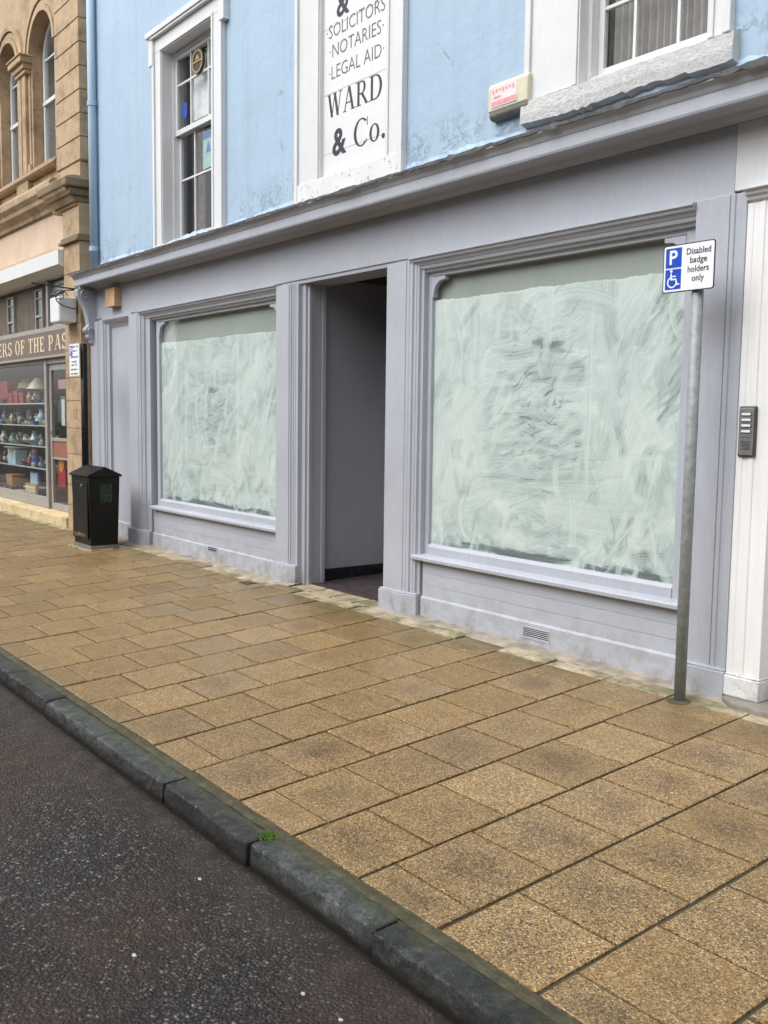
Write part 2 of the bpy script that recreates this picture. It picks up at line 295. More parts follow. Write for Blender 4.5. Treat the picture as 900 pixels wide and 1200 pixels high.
# ------------------------------------------------------------------ mesh helpers
class MB:
    def __init__(s): s.bm = bmesh.new()
    def face(s, pts, mi=0):
        f = s.bm.faces.new([s.bm.verts.new(p) for p in pts]); f.material_index = mi; return f
    def box(s, x0, x1, y0, y1, z0, z1, mi=0):
        v = [s.bm.verts.new(p) for p in ((x0,y0,z0),(x1,y0,z0),(x1,y1,z0),(x0,y1,z0),(x0,y0,z1),(x1,y0,z1),(x1,y1,z1),(x0,y1,z1))]
        for q in ((0,3,2,1),(4,5,6,7),(0,1,5,4),(1,2,6,5),(2,3,7,6),(3,0,4,7)):
            s.bm.faces.new([v[i] for i in q]).material_index = mi
        return s
    def prism(s, pts, axis, a, b, mi=0):
        """closed polygon given in the two other axes (in x,y,z order), extruded from a to b"""
        def P(p, t): return (t, p[0], p[1]) if axis == 'x' else ((p[0], t, p[1]) if axis == 'y' else (p[0], p[1], t))
        A = [s.bm.verts.new(P(p, a)) for p in pts]; B = [s.bm.verts.new(P(p, b)) for p in pts]; n = len(pts)
        fs = [s.bm.faces.new(A), s.bm.faces.new(B[::-1])]
        for i in range(n): fs.append(s.bm.faces.new((A[i], B[i], B[(i+1) % n], A[(i+1) % n])))
        for f in fs: f.material_index = mi
        return s
    def lathe(s, c, prof, n=20, mi=0):
        rings = []
        for r, z in prof:
            rings.append([s.bm.verts.new((c[0]+max(r, 1e-4)*math.cos(2*math.pi*i/n), c[1]+max(r, 1e-4)*math.sin(2*math.pi*i/n), c[2]+z)) for i in range(n)])
        for a, b in zip(rings, rings[1:]):
            for i in range(n): s.bm.faces.new((a[i], a[(i+1) % n], b[(i+1) % n], b[i])).material_index = mi
        s.bm.faces.new(rings[0][::-1]).material_index = mi; s.bm.faces.new(rings[-1]).material_index = mi
        return s
    def tube(s, pts, r, n=10, mi=0):
        pts = [Vector(p) for p in pts]; rings = []
        rr = r if isinstance(r, (list, tuple)) else [r]*len(pts)
        for i, p in enumerate(pts):
            d = (pts[min(i+1, len(pts)-1)]-pts[max(i-1, 0)]).normalized()
            u = d.cross(Vector((0, 0, 1)));
            if u.length < .1: u = d.cross(Vector((1, 0, 0)))
            u.normalize(); v = d.cross(u)
            rings.append([s.bm.verts.new(p+rr[i]*(u*math.cos(2*math.pi*k/n)+v*math.sin(2*math.pi*k/n))) for k in range(n)])
        for a, b in zip(rings, rings[1:]):
            for k in range(n): s.bm.faces.new((a[k], a[(k+1) % n], b[(k+1) % n], b[k])).material_index = mi
        s.bm.faces.new(rings[0][::-1]); s.bm.faces.new(rings[-1]); return s
    def build(s, name, mats, parent=None, bevel=0, smooth=False, jitter=0):
        bmesh.ops.recalc_face_normals(s.bm, faces=s.bm.faces)
        me = bpy.data.meshes.new(name); s.bm.to_mesh(me); s.bm.free()
        for m in (mats if isinstance(mats, (list, tuple)) else [mats]): me.materials.append(m)
        return link(name, me, parent, bevel, smooth)
def wloc(o):
    v = Vector((0, 0, 0))
    while o is not None: v = v+o.location; o = o.parent
    return v
def link(name, me, parent=None, bevel=0, smooth=False):
    o = bpy.data.objects.new(name, me); COL.objects.link(o)
    if parent is not None:
        off = wloc(parent); me.transform(Matrix.Translation(-off)); o.parent = parent
    if smooth:
        for p in me.polygons: p.use_smooth = True
    if bevel:
        b = o.modifiers.new('bevel', 'BEVEL'); b.width = bevel; b.segments = 2; b.limit_method = 'ANGLE'; b.angle_limit = math.radians(40)
    return o
def tag(o, label=None, cat=None, group=None, kind=None):
    if label: o['label'] = label
    if cat: o['category'] = cat
    if group: o['group'] = group
    if kind: o['kind'] = kind
    return o
def thing(name, loc, label, cat, group=None):
    o = bpy.data.objects.new(name, None); COL.objects.link(o); o.location = loc; o.empty_display_size = .1
    return tag(o, label, cat, group)
def wall_holes(mb, x0, x1, z0, z1, y, holes, depth, mi=0):
    """front sheet at y with rectangular openings and their reveals"""
    xs = sorted({x0, x1, *[h[0] for h in holes], *[h[1] for h in holes]}); zs = sorted({z0, z1, *[h[2] for h in holes], *[h[3] for h in holes]})
    for a, b in zip(xs, xs[1:]):
        for c, d in zip(zs, zs[1:]):
            mx_, mz_ = (a+b)/2, (c+d)/2
            if any(h[0] < mx_ < h[1] and h[2] < mz_ < h[3] for h in holes): continue
            mb.face([(a, y, c), (b, y, c), (b, y, d), (a, y, d)], mi)
    for hx0, hx1, hz0, hz1 in holes:
        mb.face([(hx0, y, hz0), (hx0, y+depth, hz0), (hx0, y+depth, hz1), (hx0, y, hz1)], mi)
        mb.face([(hx1, y, hz0), (hx1, y, hz1), (hx1, y+depth, hz1), (hx1, y+depth, hz0)], mi)
        mb.face([(hx0, y, hz1), (hx0, y+depth, hz1), (hx1, y+depth, hz1), (hx1, y, hz1)], mi)
        mb.face([(hx0, y, hz0), (hx1, y, hz0), (hx1, y+depth, hz0), (hx0, y+depth, hz0)], mi)
def gz(y): return .035*y           # the pavement falls towards the kerb
# ------------------------------------------------------------------ lettering
def font_mesh(txt, size, width=None, bold=0.0, shear=0, ext=.0015, align='CENTER'):
    cu = bpy.data.curves.new('txt', 'FONT'); cu.body = txt; cu.size = size; cu.extrude = ext; cu.offset = bold; cu.align_x = align; cu.shear = shear
    cu.resolution_u = 3
    ob = bpy.data.objects.new('txt', cu); COL.objects.link(ob); bpy.context.view_layer.update()
    me = bpy.data.meshes.new_from_object(ob.evaluated_get(bpy.context.evaluated_depsgraph_get()))
    bpy.data.objects.remove(ob); bpy.data.curves.remove(cu)
    co = np.empty(len(me.vertices)*3); me.vertices.foreach_get('co', co); co = co.reshape(-1, 3)
    if width:
        w = co[:, 0].max()-co[:, 0].min(); me.transform(Matrix.Scale(width/w, 4, (1, 0, 0)))
    return me
def put_text(name, txt, x, y, z, size, mat, parent, width=None, bold=0.0, ext=.0015, face='-y', align='CENTER'):
    me = font_mesh(txt, size, width, bold, 0, ext, align)
    R_ = Matrix.Rotation(math.radians(90), 4, 'X') if face == '-y' else Matrix.Rotation(math.radians(90), 4, 'Z') @ Matrix.Rotation(math.radians(90), 4, 'X')
    me.transform(Matrix.Translation((x, y, z)) @ R_); me.materials.clear(); me.materials.append(mat)
    return link(name, me, parent)
def arc(cx, cy, ro, ri, a0, a1, n=22):
    A = [math.radians(a0+(a1-a0)*i/n) for i in range(n+1)]
    out = []
    for p, q in zip(A, A[1:]):
        out.append([(cx+ro[0]*math.cos(p), cy+ro[1]*math.sin(p)), (cx+ro[0]*math.cos(q), cy+ro[1]*math.sin(q)), (cx+ri[0]*math.cos(q), cy+ri[1]*math.sin(q)), (cx+ri[0]*math.cos(p), cy+ri[1]*math.sin(p))])
    return ('g', out)
def R(x0, x1, y0, y1): return ('p', [(x0, y0), (x1, y0), (x1, y1), (x0, y1)])
def D(x0, y0, x1, y1, w): return ('p', [(x0-w/2, y0), (x0+w/2, y0), (x1+w/2, y1), (x1-w/2, y1)])
k_ = .035
GL = {
 'W': (1.28, [D(.16, 1, .42, 0, .17), D(.42, 0, .64, 1, .05), D(.64, 1, .90, 0, .17), D(.90, 0, 1.13, 1, .05), R(.02, .32, 1-k_, 1), R(.50, .80, 1-k_, 1), R(1.0, 1.26, 1-k_, 1)]),
 'A': (.98, [D(.13, 0, .45, 1, .055), D(.80, 0, .49, 1, .17), R(.25, .68, .32, .37), R(.0, .27, 0, k_), R(.64, .98, 0, k_)]),
 'R': (.98, [R(.12, .28, 0, 1), R(.0, .40, 0, k_), R(.0, .30, 1-k_, 1), R(.28, .46, .95, 1), R(.28, .46, .46, .51), arc(.46, .73, (.29, .27), (.14, .22), -90, 90), D(.86, 0, .48, .47, .17), R(.72, 1.0, 0, k_)]),
 'D': (1.02, [R(.12, .28, 0, 1), R(.0, .30, 0, k_), R(.0, .30, 1-k_, 1), R(.28, .46, .955, 1), R(.28, .46, 0, .045), arc(.46, .5, (.50, .5), (.33, .455), -90, 90)]),
 'C': (.92, [arc(.50, .5, (.48, .52), (.32, .47), 48, 312, 34), D(.86, .68, .86, 1, .035), D(.84, .12, .80, .2, .05)]),
 'o': (.66, [arc(.32, .31, (.30, .33), (.165, .29), 0, 360, 34)]),
 '.': (.34, [arc(.14, .08, (.095, .095), (.001, .001), 0, 360, 16)]),
 'E': (.72, [R(.08, .25, 0, 1), R(.0, .62, .92, 1), R(.0, .66, 0, .08), R(.25, .50, .47, .54), R(.56, .62, .74, .92), R(.60, .66, .08, .28), R(.46, .52, .38, .64)]),
 'F': (.68, [R(.08, .25, 0, 1), R(.0, .62, .92, 1), R(.0, .36, 0, .06), R(.25, .48, .47, .54), R(.56, .62, .74, .92), R(.46, .52, .38, .64)]),
 'H': (.86, [R(.08, .25, 0, 1), R(.56, .73, 0, 1), R(.25, .56, .47, .54), R(.0, .33, 0, .05), R(.0, .33, .95, 1), R(.48, .81, 0, .05), R(.48, .81, .95, 1)]),
 'T': (.76, [R(.28, .45, 0, 1), R(.0, .73, .93, 1), R(.18, .55, 0, .05), R(.0, .055, .74, .93), R(.675, .73, .74, .93)]),
 'P': (.76, [R(.08, .25, 0, 1), R(.0, .35, 0, .05), R(.0, .40, .94, 1), R(.25, .40, .43, .50), arc(.38, .715, (.28, .285), (.13, .225), -90, 90)]),
 'S': (.66, [arc(.30, .735, (.29, .265), (.13, .20), 20, 270), arc(.31, .27, (.30, .28), (.135, .21), -200+40, 90), R(.50, .56, .72, .97), R(.03, .09, .03, .30)]),
 'O': (.86, [arc(.40, .5, (.39, .52), (.23, .46), 0, 360, 34)]),
 ' ': (.38, []),
}
GL['a2'] = GL['A']
def serif_text(name, txt, x0, z0, h, y, mat, parent, xs=1.0, slant=0, track=.06):
    mb = MB(); x = x0; dy = 0
    for ch in txt:
        adv, prims = GL[ch]
        for kind, g in prims:
            dy += 1; yy = y-.0015-.00012*(dy % 9)
            for poly in ([g] if kind == 'p' else g):
                mb.prism([(x+(px+slant*pz)*h*xs, z0+pz*h) for px, pz in poly], 'y', yy, y+.0005)
        x += (adv+track)*h*xs
    return mb.build(name, mat, parent), x

# =================================================================== STRUCTURE
g = MB(); g.face([(-300, -300, -.75), (300, -300, -.75), (300, 300, -.75), (-300, 300, -.75)]); tag(g.build('ground', M_joint), kind='structure')
rd = MB()
ys = [-3.125, -3.6, -4.6, -6.5, -9, -12]; zs_ = [-.212, -.205, -.19, -.15, -.12, -.14]
for (ya, za), (yb, zb) in zip(zip(ys, zs_), zip(ys[1:], zs_[1:])): rd.face([(-45, yb, zb), (20, yb, zb), (20, ya, za), (-45, ya, za)])
tag(rd.build('road', M_road, smooth=False), kind='structure')
# kerb stones, each a subdivided block with chipped, uneven faces
def kerb():
    bm = bmesh.new(); x = -2.455+.83*4+.01
    from mathutils import noise as NZ
    cl = bm.loops.layers.color.new('stone')
    xx = -2.455
    edges = [xx]
    while edges[-1] > -40: edges.append(edges[-1]-(.80+random.uniform(-.05, .07)) if len(edges) > 3 else {1: -3.29, 2: -4.08, 3: -4.92}[len(edges)])
    right = [xx+.84*(i+1) for i in range(5)]
    E_ = sorted(edges+right)
    WE = {}
    base = [(-3.152, -.34), (-3.151, -.27), (-3.150, -.235), (-3.149, -.215), (-3.148, -.2), (-3.147, -.185), (-3.146, -.17), (-3.145, -.155), (-3.144, -.142), (-3.1435, -.128), (-3.142, -.119), (-3.139, -.1145), (-3.133, -.1115), (-3.118, -.1105), (-3.09, -.110), (-3.07, -.109), (-3.05, -.108), (-3.035, -.1075), (-3.02, -.109), (-3.012, -.118), (-3.010, -.16)]
    for si, (a, b) in enumerate(zip(E_, E_[1:])):
        near = b > -7.5; nx = 110 if near else (30 if b > -14 else 6)
        oy, oz, tilt = random.uniform(-.007, .007), random.uniform(-.003, .003), random.uniform(-.008, .008); tone = random.random()
        cols = []
        for i in range(nx+1):
            t = i/nx; px = a+.007+(b-a-.014)*t; e = min(t, 1-t)*(b-a); col = []
            big = NZ.noise(Vector((px*5, si*7.3, 0))); chip = max(0, NZ.fractal(Vector((px*34, si*3.1, 2)), .7, 2, 5)-.16)*(.35+max(0, NZ.noise(Vector((px*3.1, si*5.1, 7)))*1.6))
            for j, (y, z) in enumerate(base):
                yy, zz = y+oy+tilt*(t-.5), z+oz
                f1 = NZ.fractal(Vector((px*22, y*60, z*60+si*5)), .9, 2, 4)
                if j < 11: yy += f1*.0032+big*.003
                if 8 <= j <= 13:
                    k = 1-abs(j-10.5)/4; yy += chip*.050*k; zz -= chip*.030*k
                if j >= 11: zz += f1*.0014+big*.0012
                if e < .010: q = (1-e/.010); yy += .005*q*(j < 12); zz -= .006*q*(j > 9)
                vv = bm.verts.new((px, yy, zz)); WE[vv] = {9: .35, 10: .8, 11: 1, 12: .7, 13: .3}.get(j, 0)*(.55+1.2*chip+.5*NZ.noise(Vector((px*30, si, 3)))); col.append(vv)
            cols.append(col)
        for c0, c1 in zip(cols, cols[1:]):
            for j in range(len(base)-1):
                f = bm.faces.new((c0[j], c0[j+1], c1[j+1], c1[j]))
                for lp in f.loops: lp[cl] = (tone, min(1, max(0, WE[lp.vert])), 0, 1)
        for f in (bm.faces.new(cols[0][::-1]), bm.faces.new(cols[-1])):
            for lp in f.loops: lp[cl] = (tone, 0, 0, 1)
    bmesh.ops.recalc_face_normals(bm, faces=bm.faces)
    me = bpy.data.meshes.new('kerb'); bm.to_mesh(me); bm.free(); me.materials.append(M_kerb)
    for p in me.polygons: p.use_smooth = len(p.vertices) == 4
    o = bpy.data.objects.new('kerb', me); COL.objects.link(o); tag(o, kind='structure')
kerb()
def pavement():
    bm = bmesh.new(); uvl = bm.loops.layers.uv.new('UVMap'); cl = bm.loops.layers.color.new('slab')
    def lx(n, y):
        return -1.87-.452*n+(y+3)/2.7*(-.055-.028*max(-2, min(n, 5)))
    def slab(quad, mi, lift=0, ins=.008, jit=.0012):
        col = (random.random(), random.random(), random.random(), 1)
        c = sum((Vector(q) for q in quad), Vector())/4; zt = lift+random.gauss(0, jit); tx, ty = random.gauss(0, .002), random.gauss(0, .002)
        def Z(x, y): return gz(y)+zt+(x-c.x)*tx+(y-c.y)*ty
        top, mid, bot = [], [], []
        for q in quad:
            v = Vector(q)-c; L_ = v.length; u = c+v*((L_-ins*1.4)/L_)
            u2 = c+v*((L_-ins*2.4-.003)/L_)
            top.append(bm.verts.new((u2.x, u2.y, Z(u2.x, u2.y)))); mid.append(bm.verts.new((u.x, u.y, Z(u.x, u.y)-.003))); bot.append(bm.verts.new((u.x, u.y, gz(u.y)-.03)))
        uvs = [(0, 0), (1, 0), (1, 1), (0, 1)]
        def F(vs, us):
            f = bm.faces.new(vs); f.material_index = mi
            for lp, u in zip(f.loops, us): lp[uvl].uv = u; lp[cl] = col
        F(top, uvs)
        for i in range(4):
            j = (i+1) % 4
            F((top[i], mid[i], mid[j], top[j]), (uvs[i], uvs[i], uvs[j], uvs[j])); F((mid[i], bot[i], bot[j], mid[j]), (uvs[i], uvs[i], uvs[j], uvs[j]))
    for n in range(-9, 78):
        off = -2.79 if n % 2 == 1 else -2.575
        js = [-2.965]+[off+.42*k+random.gauss(0, .003) for k in range(8) if -2.90 < off+.42*k < -.36]+[-.285]
        if off-.42 > -2.9: js.insert(1, off-.42)
        for y0, y1 in zip(js, js[1:]):
            if y1-y0 < .06: continue
            slab([(lx(n+1, y0), y0, 0), (lx(n, y0), y0, 0), (lx(n, y1), y1, 0), (lx(n+1, y1), y1, 0)], 0)
        # the thin row of old stone edging against the wall
        slab([(lx(n+1, -.285), -.285, 0), (lx(n, -.285), -.285, 0), (lx(n, -.13), -.13+random.gauss(0, .008), 0), (lx(n+1, -.13), -.13+random.gauss(0, .008), 0)], 1 if random.random() < .7 else 0, .001, .005, .003)
    # joint bed, mortar strip at the kerb, cement fillet at the wall
    def sheet(pts, mi):
        f = bm.faces.new([bm.verts.new(p) for p in pts]); f.material_index = mi
        for lp in f.loops: lp[cl] = (.5, .5, .5, 1)
    sheet([(-45, -3.03, gz(-3.03)-.010), (8, -3.03, gz(-3.03)-.010), (8, 1.2, gz(1.2)-.010), (-45, 1.2, gz(1.2)-.010)], 2)
    xs = np.arange(-40, 8, .06)
    prev = None
    for x in xs:
        a = -3.022; b = -2.958+.006*math.sin(x*7)+random.gauss(0, .003)
        z = gz(-3)-.001+random.gauss(0, .001)
        cur = (bm.verts.new((x, a, z-.002)), bm.verts.new((x, (a+b)/2, z+.002)), bm.verts.new((x, b, z-.0045)))
        if prev:
            for i in (0, 1):
                f = bm.faces.new((prev[i], cur[i], cur[i+1], prev[i+1])); f.material_index = 3
                for lp in f.loops: lp[cl] = (.5, .5, .5, 1)
        prev = cur
    prev = None
    for x in xs:
        b = -.172-.02*math.sin(x*2.1)-.012*math.sin(x*6.3)+random.gauss(0, .006)
        cur = (bm.verts.new((x, b, gz(b)-.003)), bm.verts.new((x, b*.6, .003+random.gauss(0, .002))), bm.verts.new((x, .05, .016+random.gauss(0, .003))))
        if prev and not (-7.75 < x < -6.42):
            for i in (0, 1):
                f = bm.faces.new((prev[i], cur[i], cur[i+1], prev[i+1])); f.material_index = 4
                for lp in f.loops: lp[cl] = (.5, .5, .5, 1)
        prev = cur
    for i in range(4):   # plain stones across the doorway threshold
        x0 = -7.76+.335*i
        slab([(x0, -.13, 0), (x0+.33, -.13, 0), (x0+.33, .09, 0), (x0, .09, 0)], 1, .002)
    bmesh.ops.recalc_face_normals(bm, faces=bm.faces)
    me = bpy.data.meshes.new('pavement'); bm.to_mesh(me); bm.free()
    for m in (M_paver, M_edge, M_joint, M_mortar, simple('pale_cement_fillet', (.30, .26, .21), .9, .4, 6, .5, 50, dist=.008)): me.materials.append(m)
    o = bpy.data.objects.new('pavement', me); COL.objects.link(o); tag(o, kind='structure')
pavement()

# =================================================================== THE BLUE BUILDING WITH THE GREY SHOPFRONT
B = thing('shop_building', (-8, 0, 0), 'pale blue painted building with an empty grey shopfront and whitewashed windows', 'building')
OPR = (-4.43, -3.455, 3.80, 5.75)      # right sash opening
OPL = (-10.72, -9.48, 3.50, 5.78)      # left sash opening
OPB = (-7.46, -6.47, 3.75, 5.95)       # blocked opening with the name board
w = MB(); wall_holes(w, -13.04, 1.5, 3.40, 7.9, 0, [OPR, OPL, OPB], .28)
w.face([(-13.04, 0, 3.4), (-13.04, 0, 7.9), (-13.04, 4, 7.9), (-13.04, 4, 3.4)]); w.face([(-13.04, 0, 7.9), (1.5, 0, 7.9), (1.5, 4, 7.9), (-13.04, 4, 7.9)])
w.build('upper_wall', M_blue, B)
# render lip just above the cornice, ragged
lp = MB(); prev = None
for x in np.arange(-13.0, 1.5, .05):
    z = 3.585+random.gauss(0, .006)+.012*math.sin(x*3); cur = [(x, -.001, z+.05), (x, -.022, z+.015), (x, -.03, z-.03), (x, -.0, 3.5)]
    if prev:
        for i in range(3): lp.face([prev[i], prev[i+1], cur[i+1], cur[i]])
    prev = cur
lp.build('render_lip', M_blue, B)
# ground floor wall pieces
# stallrisers: under each window, three painted courses
def stall(x0, x1):
    m = MB()
    m.prism([(.3, -.06), (-.0, -.06), (-.018, -.05), (-.018, .158), (-.010, .168), (0, .172), (0, .262), (.004, .264), (.004, .266), (0, .268), (0, .358), (.004, .360), (.004, .362), (0, .364), (0, .46), (.3, .46)], 'x', x0, x1)
    return m.build('stallriser', M_greywall, B)
sr = stall(-5.95, -3.47); sl = stall(-11.12, -8.16)
# fascia board and soffit
f = MB(); f.prism([(.3, 2.895), (-.014, 2.895), (-.014, 3.285), (.3, 3.285)], 'x', -13.0, -3.245); f.build('fascia', M_grey, B, .002)
f = MB(); f.prism([(.3, 2.86), (.0, 2.86), (-.004, 2.893), (.3, 2.893)], 'x', -13.0, -3.25); f.build('head_wall', M_grey, B)
f = MB(); f.prism([(.3, 2.915), (-.0145, 2.915), (-.0145, 3.285), (.3, 3.285)], 'x', -3.243, 1.5); tag(f.build('white_fascia', M_white, B, .002), 'white stretch of fascia over the door beside the shopfront')
c = MB()
c.prism([(.2, 3.286), (-.03, 3.286), (-.045, 3.30), (-.075, 3.305), (-.09, 3.325), (-.235, 3.330), (-.235, 3.315), (-.262, 3.315), (-.268, 3.33), (-.268, 3.40), (-.275, 3.408), (-.285, 3.43), (-.30, 3.445), (-.315, 3.452), (-.315, 3.468), (.0, 3.50), (.2, 3.5)], 'x', -13.0, 1.5)
c.build('cornice', M_grey, B, .002)
lead = MB(); prev = None
for x in np.arange(-13.03, 1.5, .045):
    o1 = random.gauss(0, .004)+.004*math.sin(x*5); cur = [(x, -.325+o1*.5, 3.455+o1), (x, -.327+o1*.5, 3.474+abs(o1)), (x, -.29, 3.482+o1*.6), (x, .02, 3.535+random.gauss(0, .003))]
    if prev:
        for i in range(3): lead.face([prev[i], prev[i+1], cur[i+1], cur[i]])
    prev = cur
lead.build('lead_flashing', M_lead, B)
# pilasters ------------------------------------------------------------
def pil(name, x0, x1, steps, xr, y, top, base_h=.175, base_pad=.03, z0=-.03, lab=None, ret=None, side=1):
    """flat face x0..x1 at -y, then a run of stepped beads back to the frame at xr"""
    m = MB()
    pts = [(x0, .25), (x0, -y), (x1, -y)]
    n = len(steps); X = x1
    for (dx, dy) in steps: X += dx; pts.append((X, dy))
    pts += [(xr, pts[-1][1]), (xr, .25)]
    m.prism(pts, 'z', z0, top)
    o = m.build(name, M_grey, B, .0025)
    b = MB(); bx1 = xr+.006; p = base_pad
    b.prism([(x0-p, .2), (x0-p, -y-p), (x1+p*1.5, -y-p), (bx1+.0, -.035-p*.6), (bx1, .2)], 'z', -.05, base_h)
    b.prism([(x0-p*.8, .2), (x0-p*.8, -y-p*.8), (x1+p*1.3, -y-p*.8), (bx1-.002, -.035-p*.4), (bx1-.002, .2)], 'z', base_h, base_h+.012)
    b.build('plinth', M_greywall, o, .006)
    if lab: tag(o, lab)
    return o
beads = [(.003, -.062), (.030, -.062), (.004, -.056), (.020, -.056), (.003, -.060), (.012, -.060), (.004, -.044), (.026, -.044), (.004, -.036), (.020, -.036), (.004, -.012), (.03, -.012)]
pil('pilaster', -6.385, -6.135, beads, -5.975, .07, 2.862)
pil('pilaster', -8.145, -7.915, [(.003, -.049), (.018, -.049), (.003, -.058), (.010, -.058), (.003, -.044), (.020, -.044), (.003, -.034), (.018, -.034), (.004, -.026)], -7.80, .06, 2.862)
pil('pilaster', -11.66, -11.41, beads, -11.16, .07, 2.862)
# far end pilaster and blind doorway
m = MB(); m.prism([(-13.0, .3), (-13.0, -.05), (-12.76, -.05), (-12.755, -.040), (-12.73, -.040), (-12.725, -.030), (-12.62, -.026), (-12.61, -.005), (-12.585, -.005), (-12.58, .012), (-12.50, .014), (-12.496, .3)], 'z', -.03, 2.86)
m.build('pilaster', M_grey, B, .0025)
m = MB(); m.prism([(.3, 2.76), (.045, 2.76), (.035, 2.78), (.02, 2.80), (-.01, 2.83), (-.035, 2.86), (-.035, 2.893), (.3, 2.893)], 'x', -12.62, -11.662); m.build('door_head', M_grey, B, .0025)
bd = MB(); bd.box(-12.51, -11.5, .050, .16, -.02, 2.80); bdo = bd.build('blind_door', M_grey, B)
pl = MB(); pl.prism([(.15, -.04), (.022, -.04), (.022, .19), (.035, .205), (.15, .205)], 'x', -12.49, -11.6); pl.build('kick_board', M_greywall, bdo, .003)
# right end pilaster
m = MB(); m.prism([(-3.47, .3), (-3.47, -.045), (-3.25, -.045), (-3.248, -.036), (-3.242, -.036), (-3.240, -.050), (-3.215, -.050), (-3.211, -.040), (-3.175, -.040), (-3.172, -.050), (-3.140, -.050), (-3.134, -.038), (-3.128, .3)], 'z', .17, 2.893)
pe = m.build('pilaster', M_grey, B, .0025)
m = MB(); m.prism([(-3.475, .2), (-3.475, -.085), (-3.235, -.085), (-3.131, -.075), (-3.131, .2)], 'z', -.03, .158); m.prism([(-3.473, .2), (-3.473, -.075), (-3.24, -.075), (-3.132, -.065), (-3.132, .2)], 'z', .158, .172)
m.build('plinth', M_greywall, pe, .006)
# architrave mouldings over the windows
def head(x0, x1):
    m = MB(); m.prism([(.2, 2.745), (.035, 2.745), (.030, 2.762), (.006, 2.765), (-.002, 2.785), (-.020, 2.790), (-.026, 2.812), (-.034, 2.818), (-.045, 2.838), (-.062, 2.844), (-.068, 2.862), (-.082, 2.868), (-.082, 2.880), (-.015, 2.892), (.2, 2.892)], 'x', x0, x1)
    m.build('head_moulding', M_grey, B, .0015)
head(-6.10, -3.472); head(-11.38, -8.15)
